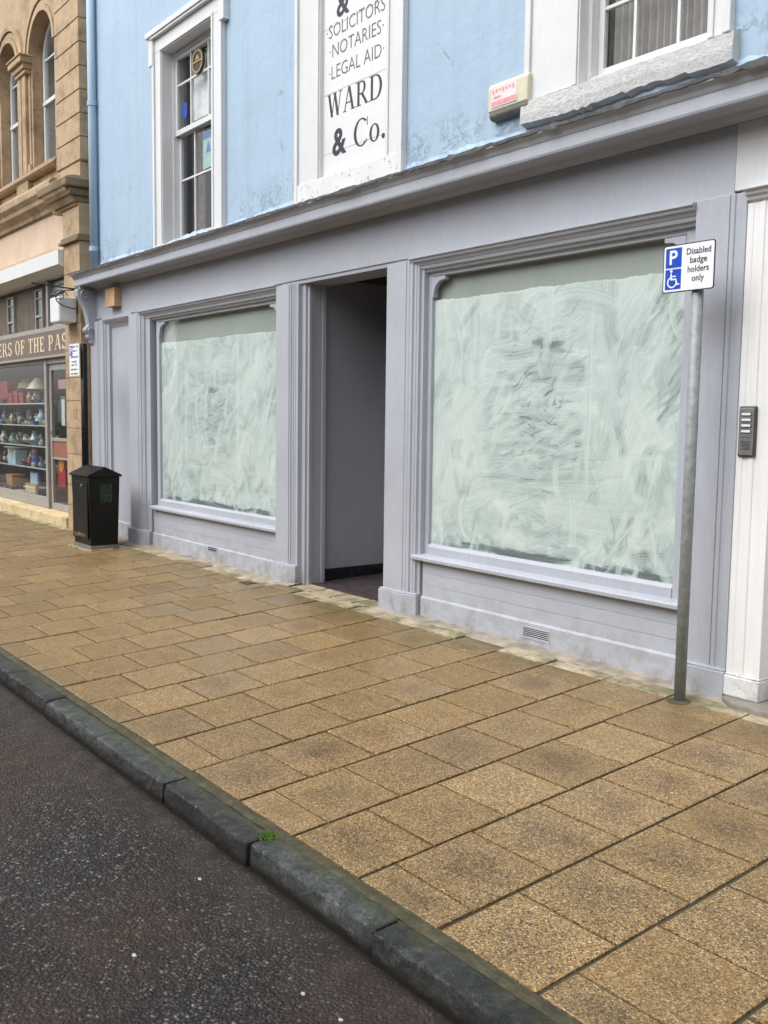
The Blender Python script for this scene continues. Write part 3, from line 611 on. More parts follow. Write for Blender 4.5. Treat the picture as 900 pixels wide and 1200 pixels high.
# shop windows ---------------------------------------------------------
def brush_field(nx, nz, w_, h_, seed):
    """thickness of the smeared whitewash, built up stroke by stroke"""
    r = np.random.default_rng(seed); T = np.full((nz, nx), .62)
    def stroke(u, v, ang, L_, wd, val, a, curve=0, nb=None, dry=.3):
        n = max(8, int(L_*nx*1.3)); t = np.linspace(-.5, .5, n)
        nb = nb or max(3, int(wd*nx*1.4)); bo = np.linspace(-.5, .5, nb)
        br = r.normal(0, 1, nb)*.14; load = r.random(nb)
        A = ang+curve*t; dx = np.cumsum(np.cos(A))/n*L_; dz = np.cumsum(np.sin(A))/n*L_*w_/h_
        dx -= dx.mean(); dz -= dz.mean(); fade = np.minimum(1, (0.5-np.abs(t))*6)
        for b, k, ld in zip(bo, br, load):
            px = ((u+dx-np.sin(ang)*b*wd)*nx).astype(int); pz = ((v+dz+np.cos(ang)*b*wd*w_/h_)*nz).astype(int)
            ok = (px >= 0) & (px < nx) & (pz >= 0) & (pz < nz)
            al = a*fade*(np.clip(1.3-ld*dry*2-(t+.5)*dry*ld, 0, 1))*(1-abs(b)**3*4*.8)
            T[pz[ok], px[ok]] = T[pz[ok], px[ok]]*(1-al[ok])+(val+k)*al[ok]
    C0, C1, Z0, Z1 = .24, .68, .24, .86        # the rubbed rectangle in the middle
    for i in range(700):
        u, v = r.random(), r.random()
        if v < .24: ang = r.normal(.05, .35)
        elif u < .24: ang = r.normal(1.45, .25)
        elif u > .68: ang = r.normal(1.15, .3)
        else: ang = r.normal(0, .3)
        if r.random() < .15: ang += r.normal(0, .8)
        stroke(u, v, ang, r.uniform(.12, .36), r.uniform(.045, .10), r.normal(.76, .12), r.uniform(.35, .8), r.normal(0, .9))
    for i in range(150):      # thin patches
        u, v = r.random(), r.random()**1.3
        ang = r.normal(1.3, .35) if (u < .24 or u > .68) else r.normal(.1, .3)
        stroke(u, v, ang, r.uniform(.05, .16), r.uniform(.02, .05), r.normal(.46, .08), r.uniform(.3, .6), r.normal(0, 1))
    for i in range(150):      # horizontal rubbing
        stroke(r.uniform(C0+.06, C1-.04), r.uniform(Z0, Z1-.05), r.normal(.06, .14), r.uniform(.08, .3), r.uniform(.012, .035), r.normal(.60, .13), r.uniform(.4, .8), r.normal(0, .4))
    for i in range(150):       # scratches down to the glass
        cu, cv = (r.normal(.50, .10), r.normal(.55, .14)); ang = r.normal(.1, .3) if cv < .56 else r.normal(.6, .4)
        stroke(min(cu, C1-.03), cv, ang, r.uniform(.02, .08), r.uniform(.003, .011), r.uniform(.10, .32), r.uniform(.45, .95), r.normal(0, .8), nb=int(r.integers(2, 5)))
    pu, pv = (.52, .80) if seed == 3 else (.45, .70)
    for i in range(12): stroke(r.normal(pu, .03), r.normal(pv, .014), r.normal(.2, .2), r.uniform(.03, .09), .014, r.uniform(.12, .3), .7, r.normal(0, .8))
    for i in range(70):       # general small scratches
        stroke(r.random(), r.random()*.95, r.normal(.9, .8), r.uniform(.015, .07), r.uniform(.003, .012), r.uniform(.25, .42), r.uniform(.4, .8), r.normal(0, 1), nb=int(r.integers(2, 5)))
    for u in (C0-.01, C0+.004, C1, C1+.008): stroke(u, (Z0+Z1)/2+.05, math.pi/2+r.normal(0, .006), .60, .012, .92, .75, 0, nb=5, dry=.1)
    for v in (Z1+.005, Z0-.01): stroke((C0+C1)/2, v, 0, .42, .014, .88, .6, 0, nb=5, dry=.1)
    stroke(C1+.002, (Z0+Z1)/2+.1, math.pi/2, .3, .003, .25, .6, 0, nb=2)
    for i in range(60): stroke(r.random(), r.random()**3*.16, r.normal(0, .5), r.uniform(.05, .16), r.uniform(.012, .035), r.normal(.42, .12), .5, r.normal(0, 2.2))
    for i in range(26): stroke(r.uniform(.1, 1), r.uniform(.0, .02), r.normal(-.02, .08), r.uniform(.05, .2), .018, .12, .8, 0)
    for i in range(30): stroke(r.uniform(.90, 1), r.uniform(.55, 1), r.normal(.9, .2), r.uniform(.05, .12), .012, .32, .6, 0)
    for i in range(120): stroke(r.random(), r.random(), r.normal(1.2, .6), r.uniform(.05, .2), r.uniform(.008, .03), r.normal(.86, .05), r.uniform(.3, .7), r.normal(0, .8), dry=.4)
    # soften very slightly, add paint grain
    K = T.copy(); K[1:-1, 1:-1] = (T[1:-1, 1:-1]*16+T[:-2, 1:-1]+T[2:, 1:-1]+T[1:-1, :-2]+T[1:-1, 2:])/20
    return np.clip(K+r.normal(0, .012, K.shape), 0, 1)
def shop_window(x0, x1, zt, seed, wl, wr):
    fr = MB()
    xf0, xf1, ztop = x0-.075, x1+.11, 2.755
    fr.box(xf0, x0, .035, .11, .50, ztop); fr.box(x1, xf1, .035, .11, .50, ztop)
    fr.box(x0-.001, x1+.001, .037, .11, ztop-.025, ztop+.02)
    fr.prism([(.11, .50), (.028, .50), (.028, .575), (.045, .598), (.11, .602)], 'x', x0-.001, x1+.001)
    wi = fr.build('shop_window', M_grey, B, .003)
    for sx, xx in ((1, x0), (-1, x1)):      # little curved corner brackets
        s = MB(); P = [(xx-.002*sx, ztop-.03), (xx-.002*sx, ztop-.19), (xx+.018*sx, ztop-.19), (xx+.02*sx, ztop-.165)]
        for a in range(0, 91, 12):
            t = math.radians(a); P.append((xx+.02*sx+sx*.115*(1-math.cos(t)), ztop-.165+.105*math.sin(t)))
        P += [(xx+.155*sx, ztop-.06), (xx+.155*sx, ztop-.03)]
        s.prism(P, 'y', .03, .075); s.build('corner_bracket', M_grey, wi, .004)
    gl = MB(); gl.face([(x0, .060, .59), (x1, .060, .59), (x1, .060, ztop), (x0, .060, ztop)]); gl.build('glass', M_glass, wi)
    bk = MB(); bk.face([(x0-.01, .105, .59), (x1+.01, .105, .59), (x1+.01, .105, ztop), (x0-.01, .105, ztop)]); bk.build('backing_panel', M_blind, wi)
    # whitewash sheet
    nx, nz = 560, 500; w_, h_ = x1-x0, zt-.598
    T = brush_field(nx, nz, w_, h_, seed)
    X, U = np.meshgrid(np.linspace(x0, x1, nx), np.linspace(0, 1, nz)); r = np.random.default_rng(seed)
    xs1 = np.linspace(0, 1, nx); topz = zt+wl*(1-xs1)+wr*xs1+.004*np.sin(xs1*9+seed)+.003*np.sin(xs1*31)+np.convolve(r.normal(0, .006, nx), np.ones(7)/7, 'same')
    Z = .598+U*(topz[None, :]-.598)
    T[-3:, :] = np.clip(T[-3:, :]+.15, 0, 1)
    co = np.stack([X, np.full_like(X, .0655), Z], -1).reshape(-1, 3)
    idx = np.arange(nx*nz).reshape(nz, nx); q = np.stack([idx[:-1, :-1], idx[:-1, 1:], idx[1:, 1:], idx[1:, :-1]], -1).reshape(-1, 4)
    me = bpy.data.meshes.new('whitewash'); me.vertices.add(len(co)); me.vertices.foreach_set('co', co.ravel())
    me.loops.add(q.size); me.loops.foreach_set('vertex_index', q.ravel()); me.polygons.add(len(q)); me.polygons.foreach_set('loop_start', np.arange(0, q.size, 4))
    me.update(calc_edges=True)
    a = me.attributes.new('wash', 'FLOAT', 'POINT'); a.data.foreach_set('value', T.ravel().astype(np.float32)); me.materials.append(M_wash)
    link('whitewash', me, wi)
    si = MB(); si.prism([(.11, .462), (-.035, .462), (-.056, .468), (-.058, .492), (-.050, .505), (.027, .513), (.11, .513)], 'x', x0-.11, xf1-.002)
    si.build('sill', M_grey, wi, .003); return wi
shop_window(-5.93, -3.585, 2.545, 3, 0, -.02)
shop_window(-11.0, -8.26, 2.48, 8, 0, -.02)
# air vents in the stallrisers
def vent(x0, x1, z0, z1, par, slats):
    m = MB()
    m.box(x0, x1, -.022, .01, z0, z0+.012); m.box(x0, x1, -.022, .01, z1-.012, z1); m.box(x0, x0+.012, -.0215, .01, z0+.012, z1-.012); m.box(x1-.012, x1, -.0215, .01, z0+.012, z1-.012)
    for i in range(slats):
        zz = z0+.012+(z1-z0-.024)*(i+.5)/slats; m.prism([(-.0205, zz-.006), (-.0205, zz-.001), (-.006, zz+.006), (-.006, zz+.001)], 'x', x0+.012, x1-.012)
    v = m.build('air_vent', M_grey, par, .001)
    d = MB(); d.box(x0+.006, x1-.006, -.0188, -.0183, z0+.006, z1-.006); d.build('vent_shade_sheet', M_drkglass_int, v)  # thin dark sheet on the wall, standing for shade inside the vent
vent(-4.80, -4.535, .045, .135, sr, 5); vent(-9.66, -9.44, .10, .17, sl, 2)
M_recess = paint('shade_darkened_grey', (.34, .355, .40), .55, dirt=.6)  # grey for the recess, darkened to put its shade into the colour
# recessed entrance ----------------------------------------------------
m = MB(); m.prism([(-7.815, .02), (-7.745, .02), (-7.74, .045), (-7.72, .05), (-7.72, .085), (-7.735, .09), (-7.735, .20), (-7.725, .205), (-7.725, .245), (-7.745, .25), (-7.815, .25)], 'z', -.02, 2.86)
m.build('door_jamb', M_grey, B, .002)
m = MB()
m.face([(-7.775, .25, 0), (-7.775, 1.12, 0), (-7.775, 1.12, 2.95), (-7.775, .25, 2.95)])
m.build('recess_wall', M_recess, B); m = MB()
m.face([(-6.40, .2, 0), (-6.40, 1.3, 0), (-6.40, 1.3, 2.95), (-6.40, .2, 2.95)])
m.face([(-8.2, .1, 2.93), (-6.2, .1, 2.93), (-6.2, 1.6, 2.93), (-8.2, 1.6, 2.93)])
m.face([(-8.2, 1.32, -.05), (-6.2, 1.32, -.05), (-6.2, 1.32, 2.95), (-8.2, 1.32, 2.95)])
m.build('unseen_dark_lining', M_drkglass_int, B)  # unseen lobby faces, made near-black so they bounce little light
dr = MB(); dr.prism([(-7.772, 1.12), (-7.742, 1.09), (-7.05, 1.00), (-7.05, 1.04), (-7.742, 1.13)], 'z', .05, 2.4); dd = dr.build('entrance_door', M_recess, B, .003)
rs = MB(); rs.prism([(-7.735, 1.086), (-7.725, 1.080), (-7.690, 1.076), (-7.695, 1.084)], 'z', .06, .47); rs.build('bare_wood_strip', M_rust, dd)
sk = MB()
for i in range(6): sk.box(-7.78, -7.764, .255+.142*i, .255+.142*i+.139, .008, .128)
sk.build('skirting', M_tile, B, .001)
fl = MB(); fl.face([(-7.78, .09, .004), (-6.3, .09, .004), (-6.3, 1.4, .035), (-7.78, 1.4, .035)])
for i in range(10):
    for j in range(9):
        x = -7.775+.145*i; y = .10+.145*j; fl.box(x, x+.141, y, y+.141, .0, .006+(y-.1)*.022+random.uniform(0, .0012))
fl.build('threshold_tiles', M_floor, B, .001)
# console bracket at the far end
cs = MB()
P = []
outer = [(.0, 3.285), (-.265, 3.285), (-.275, 3.25), (-.262, 3.19), (-.225, 3.13), (-.185, 3.06), (-.155, 2.98), (-.135, 2.90), (-.125, 2.82), (-.14, 2.79), (-.165, 2.77), (-.17, 2.74), (-.15, 2.71), (-.12, 2.70), (-.135, 2.68), (-.13, 2.645), (-.10, 2.62), (-.085, 2.58), (-.06, 2.555), (0, 2.54)]
cs.prism(outer, 'x', -12.99, -12.86)
co_ = cs.build('console_bracket', M_grey, B, .012)
sc_ = MB()
for cx_, cz_, r0 in ((-.175, 3.20, .075), (-.10, 2.735, .045)):
    pts = [(-12.852, cx_+(r0*(1-t*.8))*math.cos(t*9), cz_+(r0*(1-t*.8))*math.sin(t*9)) for t in np.linspace(0, 1, 26)]; sc_ = MB(); sc_.tube(pts, .009, 6); sc_.build('scroll', M_grey, co_, smooth=True)
# white door surround on the right
ws = MB(); ws.prism([(-3.126, .3), (-3.126, -.06), (-3.09, -.06), (-3.086, -.055), (-3.055, -.055), (-3.051, -.061), (-3.02, -.061), (-3.016, -.052), (-2.965, -.052), (-2.961, -.060), (-2.915, -.060), (-2.91, .14), (-2.8, .14), (-2.8, .3)], 'z', .165, 2.82)
wsd = ws.build('door_surround', M_whitebright, B, .003); tag(wsd, 'white painted door surround with peeling foot')
wb = MB(); wb.prism([(-3.129, .2), (-3.129, -.078), (-2.905, -.082), (-2.905, .2)], 'z', .03, .15); wb.prism([(-3.127, .2), (-3.127, -.070), (-2.908, -.073), (-2.908, .2)], 'z', .15, .165); wb.build('plinth', M_whiteflake, wsd, .008)
wh = MB(); wh.prism([(.3, 2.82), (-.03, 2.82), (-.04, 2.835), (-.062, 2.84), (-.066, 2.86), (-.085, 2.866), (-.09, 2.885), (-.11, 2.89), (-.11, 2.90), (-.016, 2.913), (.3, 2.913)], 'x', -3.135, 1.5); wh.build('head_moulding', M_white, wsd, .0015)
wd = MB(); wd.box(-2.8, -1.9, .17, .21, .04, 2.82); wd.build('door', M_white, wsd)
ds = MB(); ds.prism([(-3.12, .3), (-3.12, -.10), (-3.02, -.175), (-2.7, -.19), (1.5, -.2), (1.5, .3)], 'z', -.05, .030); ds.build('doorstep', simple('worn_grey_stone', (.22, .20, .17), .8, .35, 5, .5, 30, dist=.01), B, .012)
# upper windows --------------------------------------------------------
def sash(op, bars_x, bars_z, meet, yg, fw_=.06, curtain=None, label=None):
    x0, x1, z0, z1 = op
    m = MB(); m.box(x0, x0+.035, yg-.045, yg+.09, z0, z1); m.box(x1-.035, x1, yg-.045, yg+.09, z0, z1); m.box(x0+.035, x1-.035, yg-.045, yg+.09, z1-.05, z1); m.box(x0+.035, x1-.035, yg-.04, yg+.09, z0, z0+.05)
    wi = m.build('sash_window', M_white, B, .003)
    def leaf(za, zb, y, nm):
        s = MB(); a, b = x0+.036, x1-.036
        s.box(a, a+fw_*.75, y-.02, y+.02, za, zb); s.box(b-fw_*.75, b, y-.02, y+.02, za, zb); s.box(a, b, y-.021, y+.021, za, za+fw_); s.box(a, b, y-.021, y+.021, zb-.045, zb)
        for bx in bars_x: s.box(bx-.011, bx+.011, y-.016, y+.016, za, zb)
        for bz in bars_z:
            if za < bz < zb: s.box(a, b, y-.015, y+.015, bz-.011, bz+.011)
        o = s.build(nm, M_white, wi, .0025)
        g_ = MB(); g_.face([(a, y, za), (b, y, za), (b, y, zb), (a, y, zb)]); g_.build('glass', M_glass, o)
    leaf(meet-.02, z1-.05, yg, 'upper_sash'); leaf(z0+.05, meet+.02, yg+.045, 'lower_sash')
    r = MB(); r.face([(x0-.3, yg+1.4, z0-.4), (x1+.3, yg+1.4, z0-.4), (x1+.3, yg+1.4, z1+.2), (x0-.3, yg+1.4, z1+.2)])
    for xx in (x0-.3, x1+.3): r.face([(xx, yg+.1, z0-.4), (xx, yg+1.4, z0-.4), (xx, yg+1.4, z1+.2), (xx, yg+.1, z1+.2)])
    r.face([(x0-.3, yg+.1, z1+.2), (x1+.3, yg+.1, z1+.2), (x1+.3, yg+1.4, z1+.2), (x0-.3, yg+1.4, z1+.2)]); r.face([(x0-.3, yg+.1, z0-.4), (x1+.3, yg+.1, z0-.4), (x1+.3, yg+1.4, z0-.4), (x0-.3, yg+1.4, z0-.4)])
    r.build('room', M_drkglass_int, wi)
    return wi
def curtain(x0, x1, z0, z1, y, mat, parent, fold=.05, amp=.018):
    m = MB(); prev = None
    for x in np.arange(x0, x1, fold/6):
        yy = y+amp*math.sin((x-x0)/fold*2*math.pi)+.3*amp*math.sin(x*31); cur = ((x, yy, z0), (x, yy, z1))
        if prev: m.face([prev[0], cur[0], cur[1], prev[1]])
        prev = cur
    return m.build('curtain', mat, parent, smooth=True)
wr_ = sash(OPR, [-4.105, -3.775], [4.29, 5.25], 4.78, .10)
curtain(-4.43, -3.455, 3.8, 5.8, .24, M_curtain, wr_, .055, .018)
wl_ = sash(OPL, [-10.30, -9.88], [4.34, 5.40], 4.86, .14)
curtain(-10.72, -10.36, 3.5, 5.8, .34, M_browncurt, wl_, .09, .02); curtain(-10.12, -9.48, 3.5, 5.35, .36, M_browncurt, wl_, .07, .02)
# surrounds
def surround(o0, o1, zo, op, yf, name, mat=None, ears=False, bottom=None):
    x0, x1, z0, z1 = op; m = MB(); zb = bottom
    m.box(o0, x0, -yf, .0, zb, z1); m.box(x1, o1, -yf, 0, zb, z1); m.box(o0, o1, -yf-.001, 0, z1, zo)
    m.box(o0, o0+.05, -yf-.022, -yf, zb, zo-.02); m.box(o1-.05, o1, -yf-.022, -yf, zb, zo-.02); m.box(o0, o1, -yf-.045, -yf, zo-.06, zo)
    m.box(x0-.035, x0, -yf-.012, -yf, zb, z1); m.box(x1, x1+.035, -yf-.012, -yf, zb, z1); m.box(x0-.035, x1+.035, -yf-.0125, -yf-.001, z1, z1+.035)
    # reveals lined in white
    m.box(x0, x0+.012, -yf, .14, max(z0, zb), z1); m.box(x1-.012, x1, -yf, .14, max(z0, zb), z1); m.box(x0+.012, x1-.012, -yf+.001, .14, z1-.012, z1)
    if ears: m.box(o0-.07, o0+.04, -yf-.03, 0, zo-.34, zo-.001); m.box(o1-.04, o1+.07, -yf-.03, 0, zo-.34, zo-.001); m.box(o0-.10, o1+.10, -yf-.06, 0, zo-.03, zo+.03)
    return m.build(name, mat or M_white, B, .004)
s1 = surround(-4.90, -3.30, 6.05, (-4.435, -3.45, 3.80, 5.75), .03, 'window_surround', bottom=3.80)
cill = MB(); prev = None
for x in np.arange(-4.905, -3.26, .035):
    j = random.gauss(0, .005)+.01*math.sin(x*6); cur = [(x, .10, 3.83), (x, -.03, 3.80+j*.3), (x, -.065+j*.4, 3.785+j*.4), (x, -.075+j*.5, 3.70+j*.5), (x, -.07+j*.5, 3.635+j), (x, -.02, 3.622+j), (x, .1, 3.6)]
    if prev:
        for i in range(6): cill.face([prev[i], prev[i+1], cur[i+1], cur[i]])
    else: cill.face(cur)
    prev = cur
cill.face(prev); cill.build('cill', M_roughcill, s1)
s2 = surround(-10.93, -9.24, 6.00, (-10.72, -9.48, 3.4, 5.78), .04, 'window_surround', ears=True, bottom=3.50)
s3 = surround(-7.84, -6.24, 6.4, OPB, .035, 'window_surround', bottom=3.57)
sb = MB(); sb.box(-7.842, -6.238, -.05, .12, 3.56, 3.748); sb.build('cill', M_whiteflake, s3, .006)
# ledge under the left sash
sb = MB(); sb.box(-10.94, -9.23, -.052, .12, 3.48, 3.60); sb.build('cill', M_whiteflake, s2, .006)
# render return and downpipe in the corner
dp = MB(); dp.tube([(-12.78, -.065, 3.5), (-12.78, -.065, 5.6), (-12.78, -.065, 7.9)], .052, 14)
dpo = dp.build('downpipe', M_blue, B, smooth=True)
bk = MB()
for z in (3.78, 5.65, 7.4): bk = MB(); bk.lathe((-12.78, -.065, z), [(.062, 0), (.062, .06)], 14); bk.build('pipe_collar', M_blue, dpo)
# sky-facing roof of the block, so nothing looks open from above; body behind
rb = MB(); rb.box(-13.03, 1.5, 1.7, 8, -.3, 7.85); rb.build('rear_block', M_blue, B)

# name board -----------------------------------------------------------
NB = thing('name_board', (-6.96, .02, 3.76), "white painted solicitors' name board lettered WARD & Co. between the upper windows", 'sign')
m = MB()
zz = [3.75, 3.955, 4.47, 5.03, 5.9]
for a, b in zip(zz, zz[1:]): m.box(-7.455, -6.475, .006, .03, a+.0015, b-.0015)
m.build('panel', M_board, NB, .0015)
m = MB(); m.box(-7.455, -6.475, .0075, .025, 3.76, 5.9); m.build('backing', M_greyink, NB)
serif_text('lettering', 'WARD', -7.385, 4.262, .20, .006, M_ink, NB, xs=.915, slant=.0)
put_text('lettering', '&', -7.20, .0055, 3.925, .32, M_ink, NB, bold=.008)
serif_text('lettering', 'Co.', -6.98, 3.925, .225, .006, M_ink, NB, xs=1.02)
for t, z, w_ in (('·SOLICITORS·', 4.97, .88), ('·NOTARIES·', 4.80, .78), ('·LEGAL AID·', 4.615, .80)):
    put_text('lettering', t, -6.96, .0055, z-.03, .165, M_greyink, NB, width=w_, bold=-.0022)
put_text('lettering', '&', -7.16, .0055, 5.09, .29, M_ink, NB, bold=.006)

# alarm box, wooden block, intercom ------------------------------------
AB = thing('alarm_box', (-5.03, -.0, 3.86), 'aged cream alarm box with faded red print on the blue wall', 'alarm box')
m = MB(); m.prism([(.0, 3.775), (-.055, 3.775), (-.075, 3.80), (-.078, 3.955), (-.062, 3.985), (0, 3.985)], 'x', -5.225, -4.835); m.build('cover', M_cream2, AB, .012)
m = MB(); m.prism([(.0, 3.735), (-.045, 3.738), (-.068, 3.765), (-.066, 3.790), (0, 3.790)], 'x', -5.222, -4.838); m.build('base', M_dkplast, AB, .01)
m = MB(); m.box(-5.185, -4.935, -.0800, -.0775, 3.815, 3.950); pn = m.build('printed_label', M_paleprint, AB)
m = MB(); m.box(-5.18, -4.94, -.0812, -.0802, 3.823, 3.856)
for k in range(7): m.box(-5.175+.033*k, -5.155+.033*k, -.0812, -.0802, 3.905+.006*(k % 3), 3.936)
m.box(-5.16, -5.09, -.0812, -.0802, 3.872, 3.888); m.build('red_print', M_pink, pn)
m = MB(); m.box(-12.30, -12.01, -.11, -.014, 3.0, 3.235); tag(m.build('timber_block', M_wood, None, .005), 'bare pine block fixed on the grey fascia above the far blind door', 'wooden block')
IC = thing('door_intercom', (-3.05, -.06, 1.55), 'steel door intercom with four white call buttons on the white surround', 'intercom')
m = MB(); m.box(-3.112, -3.008, -.075, -.045, 1.415, 1.70); m.build('housing', M_rubber, IC, .008)
m = MB(); m.box(-3.104, -3.016, -.0785, -.074, 1.425, 1.69); m.build('face_plate', M_steel, IC, .002)
for i in range(4):
    z = 1.655-.032*i; m = MB(); m.box(-3.092, -3.028, -.081, -.078, z-.011, z+.011); bb = m.build('button_bezel', M_rubber, IC, .002)
    m = MB(); m.box(-3.088, -3.032, -.085, -.0805, z-.007, z+.007); m.build('call_button', M_button, bb, .002)
m = MB()
for i in range(7): m.box(-3.088, -3.032, -.0795, -.0784, 1.455+.0075*i, 1.4585+.0075*i)
m.box(-3.09, -3.03, -.0795, -.0784, 1.523, 1.526); m.build('speaker_grille', M_rubber, IC)

# =================================================================== STREET FURNITURE
SP = thing('sign_post', (-3.275, -.285, gz(-.285)), 'galvanised post with a blue and white disabled badge holders parking sign', 'sign post')
m = MB(); m.lathe((-3.275, -.285, gz(-.285)-.02), [(.085, 0), (.075, .018), (.055, .026), (.034, .028)], 14); m.build('cement_collar', M_mortar, SP)
m = MB(); m.tube([(-3.275, -.285, -.06), (-3.272, -.285, 1.2), (-3.270, -.285, 2.56)], .033, 20); m.build('pole', M_galv, SP, smooth=True)
def rrect(x0, x1, z0, z1, r, n=5):
    P = []
    for cx_, cz_, a0 in ((x1-r, z1-r, 0), (x0+r, z1-r, 90), (x0+r, z0+r, 180), (x1-r, z0+r, 270)):
        for i in range(n+1): a = math.radians(a0+90*i/n); P.append((cx_+r*math.cos(a), cz_+r*math.sin(a)))
    return P
yS = -.330; X0, X1, Z0, Z1 = -3.475, -3.140, 2.335, 2.600
m = MB(); m.prism(rrect(X0, X1, Z0, Z1, .016), 'y', yS, yS+.004); pt = m.build('sign_plate', M_black, SP)
m = MB(); m.prism(rrect(X0+.006, X1-.006, Z0+.006, Z1-.006, .012), 'y', yS-.001, yS); m.build('white_face', M_signwhite, pt)
m = MB(); m.prism(rrect(X0+.018, X0+.123, Z0+.138, Z1-.018, .004), 'y', yS-.002, yS-.001); m.prism(rrect(X0+.018, X0+.123, Z0+.018, Z0+.130, .004), 'y', yS-.002, yS-.001); m.build('blue_panel', M_signblue, pt)
m = MB()   # bold P
def PL(m, prims, x, z, h, y0, y1, sx=1):
    i = 0
    for kind, gg in prims:
        i += 1
        for poly in ([gg] if kind == 'p' else gg): m.prism([(x+px*h*sx, z+pz*h) for px, pz in poly], 'y', y0-.00015*(i % 7), y1)
PL(m, [R(.05, .25, 0, 1), R(.25, .42, .82, 1), R(.25, .42, .40, .58), arc(.42, .70, (.30, .30), (.11, .12), -90, 90)], X0+.040, Z0+.157, .078, yS-.003, yS-.002)
# wheelchair user symbol: head, back, arm, thigh, foot and the ring of the wheel
hc = X0+.070; hz = Z0+.074
PL(m, [arc(-.12, .47, (.085, .085), (.001, .001), 0, 360, 14), ('p', [(-.17, .34), (-.07, .34), (-.05, -.02), (-.16, -.02)]), ('p', [(-.10, .20), (.20, .20), (.20, .13), (-.10, .13)]),
       ('p', [(-.14, .04), (.22, .04), (.22, -.05), (-.14, -.05)]), ('p', [(.14, .03), (.23, .03), (.36, -.33), (.27, -.35)]), ('p', [(.28, -.35), (.30, -.28), (.46, -.26), (.46, -.34)]),
       arc(-.05, -.16, (.33, .33), (.25, .25), 112, 350, 26)], hc, hz, .098, yS-.003, yS-.002)
m.build('white_symbol', M_signwhite, pt)
for t, z, w_ in (('Disabled', 2.540, .155), ('badge', 2.492, .108), ('holders', 2.442, .135), ('only', 2.392, .078)):
    put_text('lettering', t, X0+.232, yS-.0018, z-.004, .049, M_black, pt, width=w_, bold=.0004, ext=.0005)
m = MB()
for z in (2.40, 2.54): m = MB(); m.tube([(-3.270+.040*math.cos(a), -.285+.040*math.sin(a), z) for a in np.linspace(0, 2*math.pi, 17)], .006, 6); m.build('clip', M_galv, SP)
# black post with waiting sign
BP = thing('black_sign_post', (-12.06, -.50, gz(-.5)), 'black painted post carrying a white parking times sign behind the litter bin', 'sign post')
m = MB(); m.tube([(-12.06, -.50, -.06), (-12.06, -.50, 1.3), (-12.06, -.50, 2.50)], .043, 18); m.build('pole', M_blackpaint, BP, smooth=True)
SX0, SX1, SZ0, SZ1 = -12.36, -12.02, 2.10, 2.50
m = MB(); m.prism(rrect(SX0, SX1, SZ0, SZ1, .012), 'y', -.575, -.571); pt = m.build('sign_plate', M_signwhite, BP)
m = MB(); m.prism(rrect(SX0+.015, SX0+.115, SZ1-.145, SZ1-.02, .004), 'y', -.577, -.575); m.build('blue_panel', M_signblue, pt)
m = MB(); PL(m, [R(.05, .25, 0, 1), R(.25, .42, .82, 1), R(.25, .42, .40, .58), arc(.42, .70, (.30, .30), (.11, .12), -90, 90)], SX0+.033, SZ1-.125, .085, -.578, -.577); m.build('white_symbol', M_signwhite, pt)
m = MB()
for r_, (z, xa, xb) in enumerate(((2.462, .13, .31), (2.410, .14, .30), (2.335, .05, .30), (2.275, .08, .26), (2.235, .06, .29), (2.178, .05, .31), (2.125, .05, .30))):
    x = xa
    while x < xb-.01:
        l = random.uniform(.010, .016); m.box(SX0+x, SX0+x+l, -.5762, -.575, z-.009, z+.009+(.006 if random.random() < .3 else 0)); x += l+random.choice((.004, .004, .004, .02))
m.build('small_print', M_greyink, pt)
# litter bin -------------------------------------------------------------
LB = thing('litter_bin', (-11.60, -.55, gz(-.55)), 'black square litter bin with a pitched lid standing by the grey blind door', 'bin')
bx0, bx1, by0, by1 = -11.88, -11.305, -.735, -.375; zb = -.02
m = MB(); m.prism([(bx0-.05, by0-.06), (bx1-.1, by0-.07), (bx1+.08, by0-.02), (bx1+.05, by1+.04), (bx0-.04, by1+.05)], 'z', zb-.03, zb+.004); m.build('cement_footing', M_edge, LB, .002)
m = MB(); m.prism([(bx0, by0), (bx1, by0), (bx1, by1), (bx0, by1)], 'z', zb+.004, zb+.045); m.build('base', M_dkplast, LB, .004)
m = MB()
t0 = .012
lo = [(bx0+.01, by0+.01), (bx1-.01, by0+.01), (bx1-.01, by1-.01), (bx0+.01, by1-.01)]; hi = [(bx0-t0, by0-t0), (bx1+t0, by0-t0), (bx1+t0, by1+t0), (bx0-t0, by1+t0)]
A = [m.bm.verts.new((x, y, zb+.045)) for x, y in lo]; Bv = [m.bm.verts.new((x, y, .86)) for x, y in hi]
m.bm.faces.new(A[::-1]); m.bm.faces.new(Bv)
for i in range(4): m.bm.faces.new((A[i], A[(i+1) % 4], Bv[(i+1) % 4], Bv[i]))
m.build('body', M_binblack, LB, .006)
m = MB(); ym = (by0+by1)/2
m.prism([(by0-.035, .862), (by0-.035, .885), (ym, .985), (by1+.035, .885), (by1+.035, .862)], 'x', bx0-.03, bx1+.03); m.build('lid', M_binblack, LB, .005)
m = MB(); m.box(bx0+.03, bx1-.05, by0-.016, by0-.004, .10, .80); dd_ = m.build('front_door', M_binblack, LB, .004)
m = MB(); m.lathe((bx0+.36, by0-.02, .74), [(.012, 0), (.012, .03)], 10); m.build('lock', M_galv, dd_)
